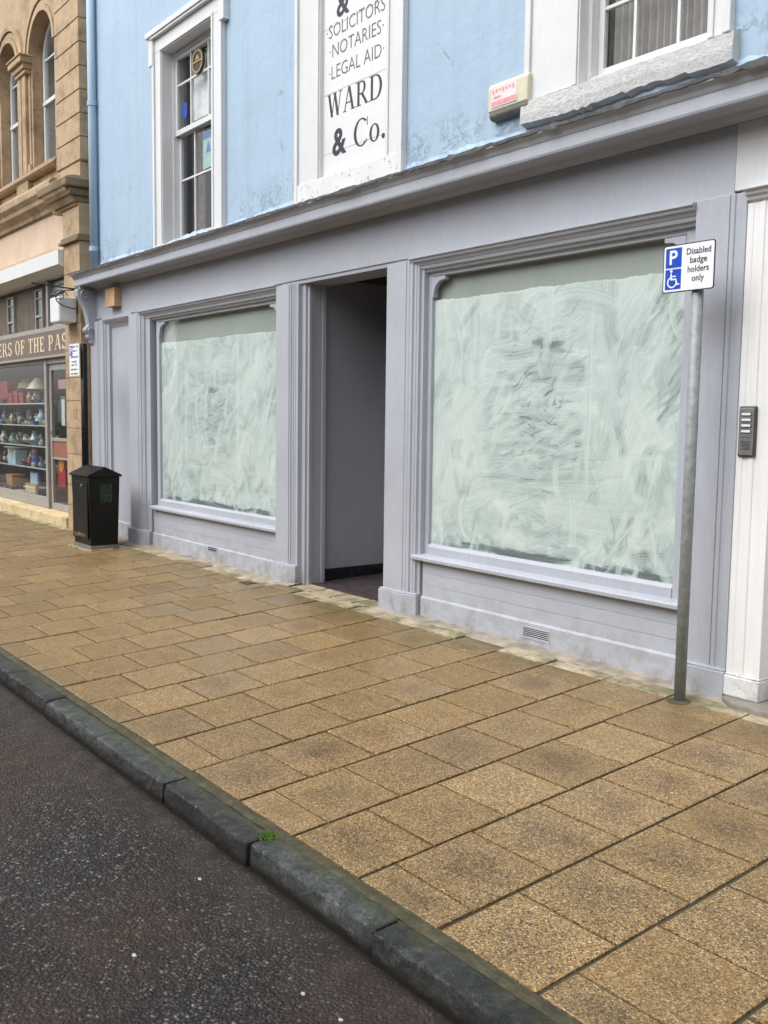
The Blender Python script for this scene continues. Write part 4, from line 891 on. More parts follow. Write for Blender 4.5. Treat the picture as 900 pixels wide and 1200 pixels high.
# worn scrape at the foot and the faded green notice on the side
m = MB()
for k in range(16): x = bx0+.08+.024*k; m.box(x, x+random.uniform(.01, .024), by0-.0172, by0-.016, .11+random.uniform(0, .03), .135+random.uniform(0, .05))
m.build('scrape', M_rust, dd_)
m = MB()
for i in range(12):
    for j in range(8):
        if random.random() < .7: y = -.625+.018*j+.018; m.box(bx1+.0075, bx1+.0105, y, y+.013, .55+.019*i, .555+.019*i+random.uniform(.004, .010))
m.build('green_notice', flat('faded_green_print', (.03, .075, .04)), LB)
# stopcock cover, litter and moss ---------------------------------------
m = MB(); m.box(-8.28, -8.12, -.40, -.28, gz(-.33)-.02, gz(-.33)+.006); sc0 = m.build('access_cover', flat('rusty_iron', (.06, .045, .032)), None, .003); tag(sc0, 'small rusty iron cover let into the paving by the doorway', 'cover')
def scrap(x, y, z, s, label, name='litter_scrap'):
    m = MB(); n = 9; P = [(s*(.6+.5*random.random())*math.cos(2*math.pi*i/n), s*.6*(.6+.5*random.random())*math.sin(2*math.pi*i/n)) for i in range(n)]
    m.prism(P, 'z', 0, .004); o = m.build(name, M_gum, None, .001); o.location = (x, y, z); tag(o, label, 'litter', 'pale scraps lying about')
def rz(y): return float(np.interp(y, ys[::-1], zs_[::-1]))
SCR = [((102, 972), 'r', .011, 'palest flat scrap lying alone on the asphalt, left of the others'), ((195, 951), 'r', .010, 'tiny white scrap in the channel close under the kerb'), ((265, 1076), 'r', .009, 'white scrap on the wet asphalt, upper of the near two'),
       ((304, 1108), 'r', .008, 'white scrap nearest the camera on the brown wet asphalt'), ((750, 920), 'p', .008, 'white speck of gum on a buff slab near the sign post')]
def pix_ground(px, py, road):
    r_ = rt*(px-450)+dn*(py-600)+fw*1130.; 
    t = .5
    for _ in range(60):
        p = Vector((CAMX, CAMY, CAMZ))+r_*t
        h = rz(p.y) if road else gz(p.y)
        t = (h-CAMZ)/r_.z
    return Vector((CAMX, CAMY, CAMZ))+r_*t
GP = {(102, 972): (-2.93, -3.78), (195, 951): (-3.30, -3.35), (265, 1076): (-2.42, -3.44), (304, 1108): (-2.24, -3.42), (750, 920): (-2.5, -1.43)}
for k, kd, s, lab in SCR:
    x, y = GP[k]; scrap(x, y, (rz(y) if kd == 'r' else gz(y))+.001, s*1.3, lab)
ms = MB()
for i in range(260):
    a, r_ = random.uniform(0, 6.28), abs(random.gauss(0, .022)); x = -3.28+r_*1.3*math.cos(a); y = -3.045+r_*.8*math.sin(a); z = -.112; h = random.uniform(.006, .016)
    b = random.uniform(0, 6.28); d = .004; ms.face([(x, y, z), (x+d*math.cos(b), y+d*math.sin(b), z+h*.6), (x+random.uniform(-.005, .005), y+random.uniform(-.005, .005), z+h), (x-d*math.cos(b), y-d*math.sin(b), z+h*.6)])
tag(ms.build('moss_tuft', M_moss), 'bright green moss tuft on the kerb joint', 'moss', kind='stuff')

# =================================================================== THE SANDSTONE SHOP NEXT DOOR
N = thing('stone_building', (-15.5, .1, 0), 'honey sandstone building with arched upper windows over a brown fascia antiques shop', 'building')
# corner pier: upper rusticated blocks, capital, lower shaft
m = MB(); z = 5.02
while z < 8.6: m.box(-13.98, -13.06, -.13, .5, z+.008, z+.297); m.box(-13.965, -13.072, -.115, .5, z-.008, z+.008); z += .305
m.build('rusticated_pier', M_stone, N, .006)
m = MB(); m.prism([(.5, 4.42), (-.19, 4.42), (-.20, 4.45), (-.25, 4.52), (-.33, 4.60), (-.36, 4.66), (-.36, 4.74), (-.30, 4.80), (-.13, 4.82), (-.13, 5.0), (.5, 5.0)], 'x', -13.98, -13.08)
m.build('pier_shoulder', M_stone, N, .01)
m = MB(); m.prism([(-14.12, .3), (-14.12, -.37), (-12.97, -.37), (-12.97, .3)], 'z', 4.64, 4.76); m.prism([(-13.98, .3), (-13.98, -.30), (-13.02, -.30), (-13.02, .3)], 'z', 4.54, 4.64); m.prism([(-13.86, .3), (-13.86, -.23), (-13.05, -.23), (-13.05, .3)], 'z', 4.45, 4.54)
m.build('pier_capital', M_stonedk, N, .02)
m = MB(); zz = [-.05, .33, .62, 1.06, 1.42, 1.80, 2.12, 2.50, 2.86, 3.2, 3.55, 3.95]
for a, b in zip(zz, zz[1:]): m.box(-13.66, -13.05, -.165, .5, a+.004, b-.004); m.box(-13.65, -13.055, -.158, .5, b-.004, b+.004)
m.box(-13.66, -13.05, -.165, .5, 4.04, 4.45); pr = m.build('stone_pier', M_stone, N, .006)
m = MB(); m.box(-13.73, -13.02, -.215, .5, 3.95, 3.99); m.box(-13.70, -13.03, -.19, .5, 3.99, 4.04); m.build('pier_band', M_stonedk, N, .006)
put_text('carved_number', '15', -13.30, -.1655, 1.55, .20, M_stonedk, pr, ext=.001)
# upper storey with round arches
def archwall():
    m = MB(); cxs = [-14.80, -16.42, -18.04, -19.66, -21.28, -22.9, -24.52]; r = .52; sp = 6.95; xL, xR = -27.0, -13.98; zt = 8.6; y = .0; dep = .22
    def arcp(cx_, rr, n=20): return [(cx_+rr*math.cos(math.pi*(1-i/n)), sp+rr*math.sin(math.pi*(1-i/n))) for i in range(n+1)]
    bounds = [xR]+[(a+b)/2 for a, b in zip(cxs, cxs[1:])]+[xL]
    for i, cx_ in enumerate(cxs):
        bR, bL = bounds[i], bounds[i+1]
        m.face([(bL, y, 5.2), (cx_-r, y, 5.2), (cx_-r, y, sp), (bL, y, sp)]); m.face([(cx_+r, y, 5.2), (bR, y, 5.2), (bR, y, sp), (cx_+r, y, sp)])
        P = arcp(cx_, r); top = [(bL, sp), *[(bL+(bR-bL)*j/20, zt) for j in range(21)], (bR, sp)]
        for j in range(20):
            (xa, za), (xb, zb) = P[j], P[j+1]; ta = (bL+(bR-bL)*j/20, zt); tb = (bL+(bR-bL)*(j+1)/20, zt)
            m.face([(xa, y, za), (xb, y, zb), (tb[0], y, zt), (ta[0], y, zt)]); m.face([(xa, y, za), (xa, y+dep, za), (xb, y+dep, zb), (xb, y, zb)])
        m.face([(bL, y, sp), (cx_-r, y, sp), (bL, y, zt)]); m.face([(cx_+r, y, sp), (bR, y, sp), (bR, y, zt)])
        for xx in (cx_-r, cx_+r): m.face([(xx, y, 5.2), (xx, y+dep, 5.2), (xx, y+dep, sp), (xx, y, sp)])
        m.face([(cx_-r, y, 5.2), (cx_+r, y, 5.2), (cx_+r, y+dep, 5.2), (cx_-r, y+dep, 5.2)])
    m.build('upper_wall', M_stone, N)
    for cx_ in cxs[:3]:
        a = MB()
        for ro, ri, yy in ((.78, .70, -.055), (.68, .61, -.035), (.60, .525, -.06)):
            O, I = arcp(cx_, ro), arcp(cx_, ri)
            for j in range(20):
                q = [O[j], O[j+1], I[j+1], I[j]]; a.prism(q, 'y', yy, .0)
        a.build('archivolt', M_stone, N, 0)
        # sash window
        s = MB(); yw = .15; rr = .50; Pi = arcp(cx_, rr); Po = arcp(cx_, rr-.07)
        for j in range(20): s.prism([Pi[j], Pi[j+1], Po[j+1], Po[j]], 'y', yw, yw+.06)
        s.box(cx_-rr, cx_-rr+.07, yw, yw+.06, 5.28, sp); s.box(cx_+rr-.07, cx_+rr, yw, yw+.06, 5.28, sp); s.box(cx_-rr, cx_+rr, yw-.01, yw+.05, 5.22, 5.32); s.box(cx_-rr, cx_+rr, yw-.012, yw+.05, 6.28, 6.34)
        s.box(cx_-.012, cx_+.012, yw+.01, yw+.04, 5.3, sp+.45); s.box(cx_-rr, cx_+rr, yw+.012, yw+.038, sp-.02, sp+.005)
        so = s.build('arched_window', M_white, N, .003)
        g_ = MB(); g_.face([(x, yw+.035, z) for x, z in ([(cx_-rr+.03, 5.25)]+arcp(cx_, rr-.03)+[(cx_+rr-.03, 5.25)])]); g_.build('glass', M_glass, so)
        k = MB(); k.face([(cx_-.7, yw+.5, 5), (cx_+.7, yw+.5, 5), (cx_+.7, yw+.5, 7.8), (cx_-.7, yw+.5, 7.8)]); k.build('room', simple('grey_blind', (.20, .20, .19), .9), so)
    for xa in (-15.61, -17.23):        # piers between the arches: paired shafts with capitals
        c = MB(); c.box(xa-.24, xa-.07, -.07, .0, 5.30, 6.80); c.box(xa-.03, xa+.14, -.07, 0, 5.30, 6.80); c.box(xa-.24, xa+.24, -.05, .0, 5.30, 5.42); c.box(xa-.22, xa+.22, -.02, .0, 5.42, 6.80)
        c.build('shaft', M_stone, N, .012)
        c = MB(); c.box(xa-.25, xa+.23, -.10, .06, 6.76, 6.82); c.box(xa-.28, xa+.25, -.13, .06, 6.82, 6.90); c.box(xa-.33, xa+.28, -.18, .06, 6.90, 6.99); c.box(xa-.35, xa+.30, -.20, .06, 6.99, 7.02); c.build('capital', M_stone, N, .012)
        c = MB(); c.box(xa-.27, xa+.27, -.10, .0, 4.98, 5.22); c.build('pedestal', M_stone, N, .008)
archwall()
m = MB(); m.prism([(.3, 5.16), (-.10, 5.16), (-.14, 5.20), (-.14, 5.25), (-.05, 5.29), (.3, 5.30)], 'x', -27.0, -13.985); m.build('cill_band', M_stone, N, .006)
m = MB(); m.prism([(.3, 4.55), (-.02, 4.55), (-.02, 5.158), (.3, 5.158)], 'x', -27.0, -13.985); m.build('stone_frieze', M_stone, N)
m = MB(); m.prism([(.3, 4.56), (-.06, 4.56), (-.07, 4.62), (-.17, 4.68), (-.18, 4.74), (-.24, 4.80), (-.24, 4.90), (-.19, 4.95), (.3, 5.0)], 'x', -27.0, -13.985); m.build('stone_cornice', M_stone, N, .008)
m = MB(); m.box(-27.0, -13.67, -.05, -.005, 4.553, 4.60); m.build('drip_course', M_stonedk, N)
m = MB(); m.box(-27.0, -13.665, -.01, .2, 4.02, 4.552); m.build('rendered_fascia', M_peach, N)
m = MB(); m.prism([(.2, 3.86), (-.05, 3.86), (-.09, 3.93), (-.06, 3.95), (-.08, 4.015), (.2, 4.018)], 'x', -27.0, -13.665); m.build('peach_moulding', M_peach, N)
m = MB(); m.prism([(.2, 3.63), (-.06, 3.63), (-.24, 3.70), (-.24, 3.90), (-.05, 3.92)], 'x', -27.0, -13.668); m.build('blind_box', M_white, N, .004)
# clad transom zone
m = MB(); x = -19.0
while x < -14.72: m.box(x+.003, x+.092, .10, .13, 2.93, 3.62); x += .095
m.box(-19, -13.67, .122, .16, 2.93, 3.64); tz = m.build('timber_cladding', M_brown, N, .003)
def slit(x0):
    s = MB(); s.box(x0, x0+.035, .06, .1, 2.95, 3.55); s.box(x0+.31, x0+.345, .06, .1, 2.95, 3.55); s.box(x0+.035, x0+.31, .06, .1, 3.12, 3.155); s.box(x0+.035, x0+.31, .065, .1, 3.40, 3.42); s.box(x0+.035, x0+.31, .06, .1, 3.53, 3.55)
    o = s.build('slit_window', M_alu, N, .002); d = MB(); d.box(x0+.03, x0+.315, .085, .098, 2.96, 3.54); d.build('pane', flat('dark_pane', (.05, .055, .055), .2), o)
slit(-15.62); slit(-17.05)
m = MB(); m.box(-14.98, -14.90, .02, .1, 2.93, 3.62); m.build('mullion', M_alu, N, .003)
m = MB(); m.box(-14.9, -13.67, .085, .098, 2.95, 3.60); lv = m.build('louvre_light', flat('grey_green_glass', (.24, .29, .27), .3), N)
m = MB()
for i in range(5): m.box(-14.9, -13.67, .06, .084, 3.05+.12*i, 3.062+.12*i)
m.build('glass_blade', M_alu, lv)
m = MB(); m.box(-19, -13.67, -.0, .12, 2.86, 2.93); m.build('sign_top_rail', M_alu, N, .003)
FS = thing('shop_sign', (-16.5, .0, 2.5), 'brown fascia sign with cream lettering ending OF THE PAST beside the pier', 'sign')
m = MB(); m.box(-19.0, -13.67, .0, .06, 2.50, 2.858); m.build('board', M_signbrown, FS, .003)
m = MB(); m.box(-19.0, -13.67, -.02, .06, 2.462, 2.498); m.build('lower_trim', M_alu, FS, .003)
# letters run so that ERS OF THE PAST ends at the pier
def width(t, h, xs, tr): return sum((GL[c][0]+tr)*h*xs for c in t)
h_ = .225; xs_ = .80; tr_ = .10
serif_text('lettering', 'ERS OF THE PAST', -17.42, 2.572, h_, .0, M_cream, FS, xs=(3.66/width('ERS OF THE PAST', h_, 1, tr_)), track=tr_)
# shopfront: window, post, door
m = MB(); m.box(-19, -15.16, .06, .14, .14, .30); m.box(-15.20, -15.10, .04, .14, .14, 2.46); m.box(-19, -15.2, .06, .14, 2.40, 2.462); m.box(-15.10, -13.7, .05, .14, 2.38, 2.462)
sw = m.build('shop_window', M_alu, N, .004)
g_ = MB(); g_.face([(-19, .10, .30), (-15.2, .10, .30), (-15.2, .10, 2.40), (-19, .10, 2.40)]); g_.build('glass', M_glass, sw)
m = MB(); m.box(-15.08, -15.0, .08, .13, .14, 2.38); m.box(-15.0, -13.7, .08, .13, 2.28, 2.38); m.box(-15.0, -13.7, .08, .13, .14, .24); m.box(-15.0, -13.7, .082, .13, 1.20, 1.25); m.box(-15.0, -13.7, .082, .13, .92, .95)
m.box(-14.95, -14.93, .04, .08, 1.3, 1.36)
sdoor = m.build('shop_door', M_alu, N, .004)
m = MB(); m.box(-15.0, -13.7, .095, .12, .95, 1.20); m.build('letter_panel', flat('red_brown_panel', (.27, .11, .075)), sdoor)
g_ = MB(); g_.face([(-15.0, .10, 1.25), (-13.7, .10, 1.25), (-13.7, .10, 2.28), (-15.0, .10, 2.28)]); g_.face([(-15.0, .10, .24), (-13.7, .10, .24), (-13.7, .10, .92), (-15.0, .10, .92)]); g_.build('glass', M_glass, sdoor)
m = MB(); m.box(-27, -19.0, -.05, .5, -.2, 4.018); m.build('end_pier', M_stone, N)
m = MB(); m.box(-20, -13.67, -.20, .35, -.04, .135); m.build('stone_step', M_stonepale, N, .01)
# interior
m = MB(); M_int = simple('dim_shop_interior', (.11, .10, .085), .9, .3)
m.face([(-19, .15, .14), (-13.7, .15, .14), (-13.7, 1.3, .14), (-19, 1.3, .14)]); m.face([(-19, 1.3, .14), (-13.7, 1.3, .14), (-13.7, 1.3, 2.9), (-19, 1.3, 2.9)])
m.face([(-19, .15, .14), (-19, 1.3, .14), (-19, 1.3, 2.9), (-19, .15, 2.9)]); m.face([(-13.7, .15, .14), (-13.7, 1.3, .14), (-13.7, 1.3, 2.9), (-13.7, .15, 2.9)]); m.face([(-19, .15, 2.47), (-13.7, .15, 2.47), (-13.7, 1.3, 2.47), (-19, 1.3, 2.47)])
m.build('display_recess', M_int, N)
M_shelf = m_glass('shelf_glass', (.80, .88, .86), 1.6, .1); M_shelfedge = flat('shelf_edge', (.45, .50, .48), .3)
SH = [1.78, 1.42, 1.08, .72]
for i, z in enumerate(SH):
    m = MB(); m.box(-18.9, -15.26, .20, .62, z, z+.008); o = m.build('shelf', M_shelf, sw)
    m = MB(); m.box(-18.9, -15.26, .188, .199, z-.008, z+.014); m.build('shelf_edge', M_shelfedge, o)
m = MB(); m.box(-27.0, -13.99, .75, 8, 2.93, 8.55); m.box(-27.0, -13.2, 1.35, 8, -.3, 2.9); m.build('rear_block', M_stone, N)
# goods -------------------------------------------------------------------
C_ = {k: flat('goods_'+k, v, .35) for k, v in dict(red=(.35, .02, .03), white=(.62, .63, .60), cream=(.55, .50, .36), blue=(.05, .10, .32), pale=(.42, .56, .66), gold=(.35, .24, .07), teal=(.12, .24, .25), wood=(.30, .16, .07), dark=(.05, .045, .04), green=(.10, .16, .08), pinkc=(.45, .22, .22), orange=(.65, .22, .04)).items()}
GOODS = 'second-hand goods in the antiques shop window'
def item(name, cat, label, x, y, z, parts):
    if x < -15.1: x = x*1.062+.05
    t = thing(name, (x, y, z), label, cat, GOODS)
    if len(parts) == 1:
        nm, fn, mt = parts[0]; m = MB(); fn(m, x, y, z); o = m.build(name, C_[mt], None, 0, smooth=False)
        o.data.transform(Matrix.Translation((-x, -y, -z))); o.location = (x, y, z); tag(o, label, cat, GOODS); bpy.data.objects.remove(t); return o
    for nm, fn, mt in parts: m = MB(); fn(m, x, y, z); m.build(nm, C_[mt], t)
    return t
def bxf(w, d, h, dz=0, dx=0, dy=0): return lambda m, x, y, z: m.box(x-w/2+dx, x+w/2+dx, y-d/2+dy, y+d/2+dy, z+dz, z+dz+h)
def lf(prof, n=18, dx=0, dz=0): return lambda m, x, y, z: m.lathe((x+dx, y, z+dz), prof, n)
def plate(r): return lambda m, x, y, z: m.prism([(x+r*math.cos(a), z+r+r*math.sin(a)) for a in np.linspace(0, 2*math.pi, 21)[:-1]], 'y', y, y+.02)
def ring(r, r2): return lambda m, x, y, z: [m.prism([(x+a_*math.cos(p), z+r+a_*math.sin(p)) for a_, p in ((r2, p0), (r2, p1), (r2*.7, p1), (r2*.7, p0))], 'y', y-.004, y) for p0, p1 in zip(np.linspace(0, 6.283, 21)[:-1], np.linspace(0, 6.283, 21)[1:])]
jug = [(.05, 0), (.075, .02), (.085, .08), (.06, .14), (.045, .17), (.055, .20)]
bowl = [(.04, 0), (.05, .015), (.09, .06), (.12, .10), (.115, .10), (.02, .03)]
vase = [(.04, 0), (.06, .05), (.065, .12), (.03, .19), (.04, .23)]
s0, s1_, s2_, s3_ = [q+.009 for q in SH]; fl_ = .142
def lid_box(w, d, h): return [('box_body', bxf(w, d, h*.7), 'red'), ('box_lid', bxf(w+.02, d+.02, h*.28, h*.71), 'red')]
item('large_box', 'box', 'large plain red box at the left of the top shelf', -17.15, .42, s0, [('box_body', bxf(.62, .3, .30), 'red'), ('box_lid', bxf(.64, .32, .10, .302), 'red')])
item('lidded_box', 'box', 'small red lidded box beside the large red one on the top shelf', -16.62, .34, s0, lid_box(.24, .2, .19))
item('lidded_box', 'box', 'small red lidded box, middle of the three on the top shelf', -16.34, .34, s0, lid_box(.22, .2, .22))
item('lidded_box', 'box', 'small red lidded box next to the white jug on the top shelf', -16.05, .34, s0, lid_box(.22, .2, .19))
item('jug', 'jug', 'white jug at the right end of the top shelf', -15.62, .36, s0, [('jug_body', lf(jug, 18), 'white'), ('jug_handle', lambda m, x, y, z: m.tube([(x+.08+.05*math.sin(t), y, z+.05+.11*t/3.14) for t in np.linspace(0, 3.14, 8)], .009, 6), 'white')])
item('teapot', 'teapot', 'grey green pot behind the white jug on the top shelf', -15.42, .5, s0, [('pot_body', lf([(.05, 0), (.1, .06), (.1, .14), (.05, .2)]), 'teal'), ('pot_lid', lf([(.05, .2), (.03, .23), (.012, .26)]), 'teal')])
item('hanging_lamp', 'lamp', 'gilt fringed lamp hanging dark above the red boxes', -16.35, .55, 2.06, [('lamp_shade', lf([(.26, .0), (.24, .08), (.15, .16), (.06, .2)], 24), 'gold'), ('lamp_base', lf([(.28, -.05), (.28, -.002)], 24), 'dark'), ('lamp_stem', lf([(.012, .2), (.012, .40)], 8), 'dark')])
item('paper_shade', 'lampshade', 'cream conical lampshade hanging over the white jug', -15.47, .34, 2.03, [('lamp_shade', lf([(.20, 0), (.06, .18), (.05, .18)], 24), 'cream'), ('lamp_cord', lf([(.006, .18), (.006, .42)], 6), 'dark')])
names = [('soup_tureen', bowl, 'white'), ('pottery_bowl', bowl, 'teal'), ('vase', vase, 'pale'), ('vase', vase, 'cream')]
seconds = [(-17.35, 'vase', vase, 'blue', 'dark blue vase on the second shelf, furthest from the door'), (-17.0, 'plate', None, 'white', 'white plate with a dark rim stood up on the second shelf'), (-16.70, 'soup_tureen', bowl, 'white', 'round white tureen in the middle of the second shelf'),
           (-16.4, 'plate', None, 'teal', 'blue green plate stood up beside the white tureen'), (-16.08, 'pottery_bowl', bowl, 'cream', 'cream bowl on the second shelf beside the blue green plate'), (-15.78, 'plate', None, 'teal', 'large blue green glass dish standing near the right of the second shelf'), (-15.46, 'vase', vase, 'pale', 'pale glass vase at the right end of the second shelf')]
for x, nm, pf, mt, lab in seconds:
    if pf: item(nm, nm.split('_')[-1], lab, x, .38, s1_, [('vessel', lf([(a*1.25, b*1.15) for a, b in pf]), mt), ('rim', lf([(pf[-1][0]*1.3, pf[-1][1]*1.15), (pf[-1][0]*1.3, pf[-1][1]*1.15+.012)]), 'dark')])
    else: item(nm, 'plate', lab, x, .48, s1_, [('dish', plate(.135), mt), ('painted_ring', ring(.135, .125), 'dark' if mt == 'white' else 'pale')])
thirds = [(-17.4, 'teacup', [(.03, 0), (.055, .03), (.06, .08)], 'white', 'white cup at the far end of the third shelf'), (-17.12, 'sauce_boat', bowl, 'green', 'greenish china boat left on the third shelf'), (-16.82, 'teacup', [(.03, 0), (.055, .03), (.06, .08)], 'cream', 'cream cup in front of the third shelf clutter'),
          (-16.55, 'serving_dish', [(.06, 0), (.16, .05), (.2, .07)], 'white', 'wide white serving dish on the third shelf'), (-16.12, 'serving_dish', [(.06, 0), (.18, .05), (.22, .08)], 'teal', 'wide blue grey serving dish on the third shelf'), (-15.72, 'serving_dish', [(.06, 0), (.18, .05), (.24, .09)], 'pale', 'pale glass serving dish near the right of the third shelf'), (-15.42, 'figurine', vase, 'dark', 'small dark figurine at the right end of the third shelf')]
for x, nm, pf, mt, lab in thirds: item(nm, nm.replace('_', ' '), lab, x, .36, s2_, [('vessel', lf(pf), mt), ('foot', lf([(pf[0][0]*1.1, -.0005), (pf[0][0]*1.1, .012)]), 'dark')])
item('gift_box', 'box', 'pale blue box on the fourth shelf under a white dish', -16.62, .34, s3_, [('box_body', bxf(.42, .2, .22), 'pale'), ('box_lid', bxf(.43, .21, .03, .221), 'white')])
item('serving_dish', 'dish', 'white oval dish lying on the pale blue box', -16.60, .34, s3_+.253, [('dish', lf([(.08, 0), (.2, .03), (.24, .05)]), 'white')])
item('harlequin_doll', 'doll', 'seated doll in blue and red costume near the window post', -15.66, .32, s3_, [('doll_body', lf([(.07, 0), (.09, .06), (.07, .16), (.03, .2)]), 'blue'), ('doll_head', lf([(.02, .19), (.045, .22), (.05, .26), (.03, .30)]), 'pinkc'), ('doll_hat', lf([(.06, .30), (.05, .32), (.008, .38)]), 'red'), ('doll_bib', bxf(.06, .02, .12, .05, 0, -.09), 'red')])
item('red_ball', 'ball', 'little red ball beside the seated doll', -16.10, .3, s3_, [('ball', lf([(.0, 0), (.03, .012), (.04, .04), (.03, .068), (0, .08)], 12), 'red')])
item('wine_bottle', 'bottle', 'dark bottle at the far left of the fourth shelf', -17.3, .34, s3_, [('bottle_body', lf([(.04, 0), (.04, .16), (.015, .2), (.015, .26)]), 'dark'), ('bottle_label', lf([(.041, .05), (.041, .11)]), 'white')])
item('ornament', 'ornament', 'cream ornament between the dark bottle and the pale blue box', -17.05, .36, s3_, [('ornament_body', lf(vase), 'cream'), ('ornament_base', lf([(.05, -.0003), (.05, .02)]), 'dark')])
extra = [(-17.2, .52, s1_, 'vase', vase, 'white', 'slim white vase at the back of the second shelf'), (-16.55, .54, s1_, 'vase', vase, 'dark', 'slim dark vase behind the white tureen'), (-15.95, .54, s1_, 'jug', jug, 'white', 'white jug at the back of the second shelf'), (-16.95, .52, s2_, 'jug', jug, 'cream', 'cream jug at the back of the third shelf'),
         (-16.3, .54, s2_, 'vase', vase, 'white', 'white vase behind the serving dishes on the third shelf'), (-15.9, .54, s2_, 'jug', jug, 'teal', 'dull green jug at the back of the third shelf'), (-17.6, .4, s2_, 'pottery_bowl', bowl, 'blue', 'blue bowl at the extreme left of the third shelf'), (-17.65, .4, s1_, 'pottery_bowl', bowl, 'white', 'white bowl at the extreme left of the second shelf'),
         (-16.3, .5, s3_, 'vase', vase, 'teal', 'grey green vase behind the little red ball'), (-15.95, .5, s3_, 'jug', jug, 'dark', 'dark jug behind the seated doll'), (-16.1, .4, fl_, 'pottery_bowl', bowl, 'dark', 'dark bowl on the window floor behind the shell dish'), (-17.25, .45, fl_, 'jug', jug, 'dark', 'dark jug on the window floor behind the leather book')]
for x, y, z, nm, pf, mt, lab in extra: item(nm, nm.split('_')[-1], lab, x, y, z, [('vessel', lf(pf), mt), ('foot', lf([(pf[0][0]*1.15, -.0005), (pf[0][0]*1.15, .012)]), 'dark')])
bb_ = [MB() for _ in range(6)]
bm_ = ['white', 'cream', 'teal', 'blue', 'dark', 'pinkc']
for i in range(230):
    z = random.choice([s0, s1_, s1_, s2_, s2_, s3_, fl_]); x = random.uniform(-18.6, -16.1); y = random.uniform(.24, .60); pf = random.choice([jug, bowl, vase, [(.03, 0), (.055, .03), (.06, .08)], [(.05, 0), (.05, .09)]]); k = random.uniform(.45, .95)
    bb_[random.randrange(6)].lathe((x, y, z), [(a*k, b*k) for a, b in pf], 10)
big_ = MB()
for q_, c_ in zip(bb_, bm_):
    for f_ in q_.bm.faces: f_.material_index = bm_.index(c_)
    me_ = bpy.data.meshes.new('t'); q_.bm.to_mesh(me_); q_.bm.free(); big_.bm.from_mesh(me_)
tag(big_.build('bric_a_brac', [C_[c_] for c_ in bm_]), 'crowded small china and glass bric-a-brac filling the shop window shelves', 'ornaments', kind='stuff')
# window floor
item('wooden_box', 'box', 'open wooden box on the window floor, left of the blue cloth', -16.62, .30, fl_+.22, [('box_body', bxf(.34, .22, .16), 'wood'), ('box_lid', bxf(.36, .24, .02, .161), 'orange')])
item('low_table', 'table', 'low dark table holding the wooden box in the window', -16.75, .36, fl_, [('table_top', bxf(.95, .34, .02, .198), 'dark')]+[('leg', bxf(.03, .03, .197, 0, dx, dy), 'dark') for dx in (-.44, .44) for dy in (-.13, .13)])
item('low_stand', 'stand', 'low stand with pale cloth near the window post', -15.66, .36, fl_, [('stand_top', bxf(.6, .3, .02, .22), 'white'), ('leg', bxf(.03, .2, .219, 0, -.27), 'dark'), ('leg', bxf(.03, .2, .219, 0, .27), 'dark')])
item('framed_mirror', 'mirror', 'pale rounded mirror leaning on the low stand', -15.78, .36, fl_+.242, [('mirror_frame', bxf(.44, .03, .24), 'blue'), ('mirror_glass', bxf(.36, .01, .2, .02, 0, -.022), 'pale')])
item('blue_tin', 'tin', 'blue and white spotted tin at the far left of the window floor', -17.45, .25, fl_, [('tin_body', bxf(.2, .14, .16), 'blue'), ('tin_spot', bxf(.03, .004, .03, .10, -.05, -.073), 'white'), ('tin_spot', bxf(.03, .004, .03, .04, .04, -.073), 'white')])
item('old_book', 'book', 'brown leather book standing by the blue spotted tin', -17.05, .26, fl_, [('book_cover', bxf(.22, .05, .17), 'wood'), ('book_pages', bxf(.20, .04, .005, .1705), 'cream')])
item('shell_dish', 'dish', 'white shell dish in front of the picture frame', -16.25, .22, fl_, [('dish', lf([(.05, 0), (.12, .05), (.14, .12), (.09, .15)]), 'white')])
item('picture_frame', 'picture', 'gilt framed picture of tan figures on the window floor', -15.62, .24, fl_, [('frame', bxf(.60, .03, .30), 'gold'), ('canvas', bxf(.50, .006, .22, .04, 0, -.019), 'cream'), ('painted_figure', bxf(.08, .004, .12, .05, -.12, -.024), 'orange'), ('painted_figure', bxf(.10, .004, .09, .06, .1, -.024), 'wood')])
item('rag_doll', 'doll', 'bright red and orange rag doll low behind the glass door', -14.80, .17, .50, [('doll_body', bxf(.34, .05, .26, 0), 'red'), ('doll_face', lambda m, x, y, z: m.prism([(x+.12*math.cos(a), z+.34+.12*math.sin(a)) for a in np.linspace(0, 6.28, 15)[:-1]], 'y', y-.03, y+.03), 'orange'), ('doll_arm', bxf(.10, .03, .07, .2, -.2), 'white'), ('doll_arm', bxf(.10, .03, .07, .05, -.2), 'green')])
item('notice_card', 'notice', 'white paper notice inside the upper glass of the shop door', -14.62, .13, 1.34, [('card', bxf(.14, .006, .40, .1), 'white')])
item('price_card', 'card', 'small pink card high behind the shop door glass', -14.72, .16, 2.0, [('card', bxf(.34, .02, .14), 'pinkc')])
item('door_shelf_jar', 'jar', 'clear grey jar on show behind the shop door', -15.05, .3, 1.5, [('jar_body', lf([(.1, 0), (.1, .3), (.05, .36)]), 'teal'), ('jar_lid', lf([(.06, .36), (.06, .39)]), 'white')])
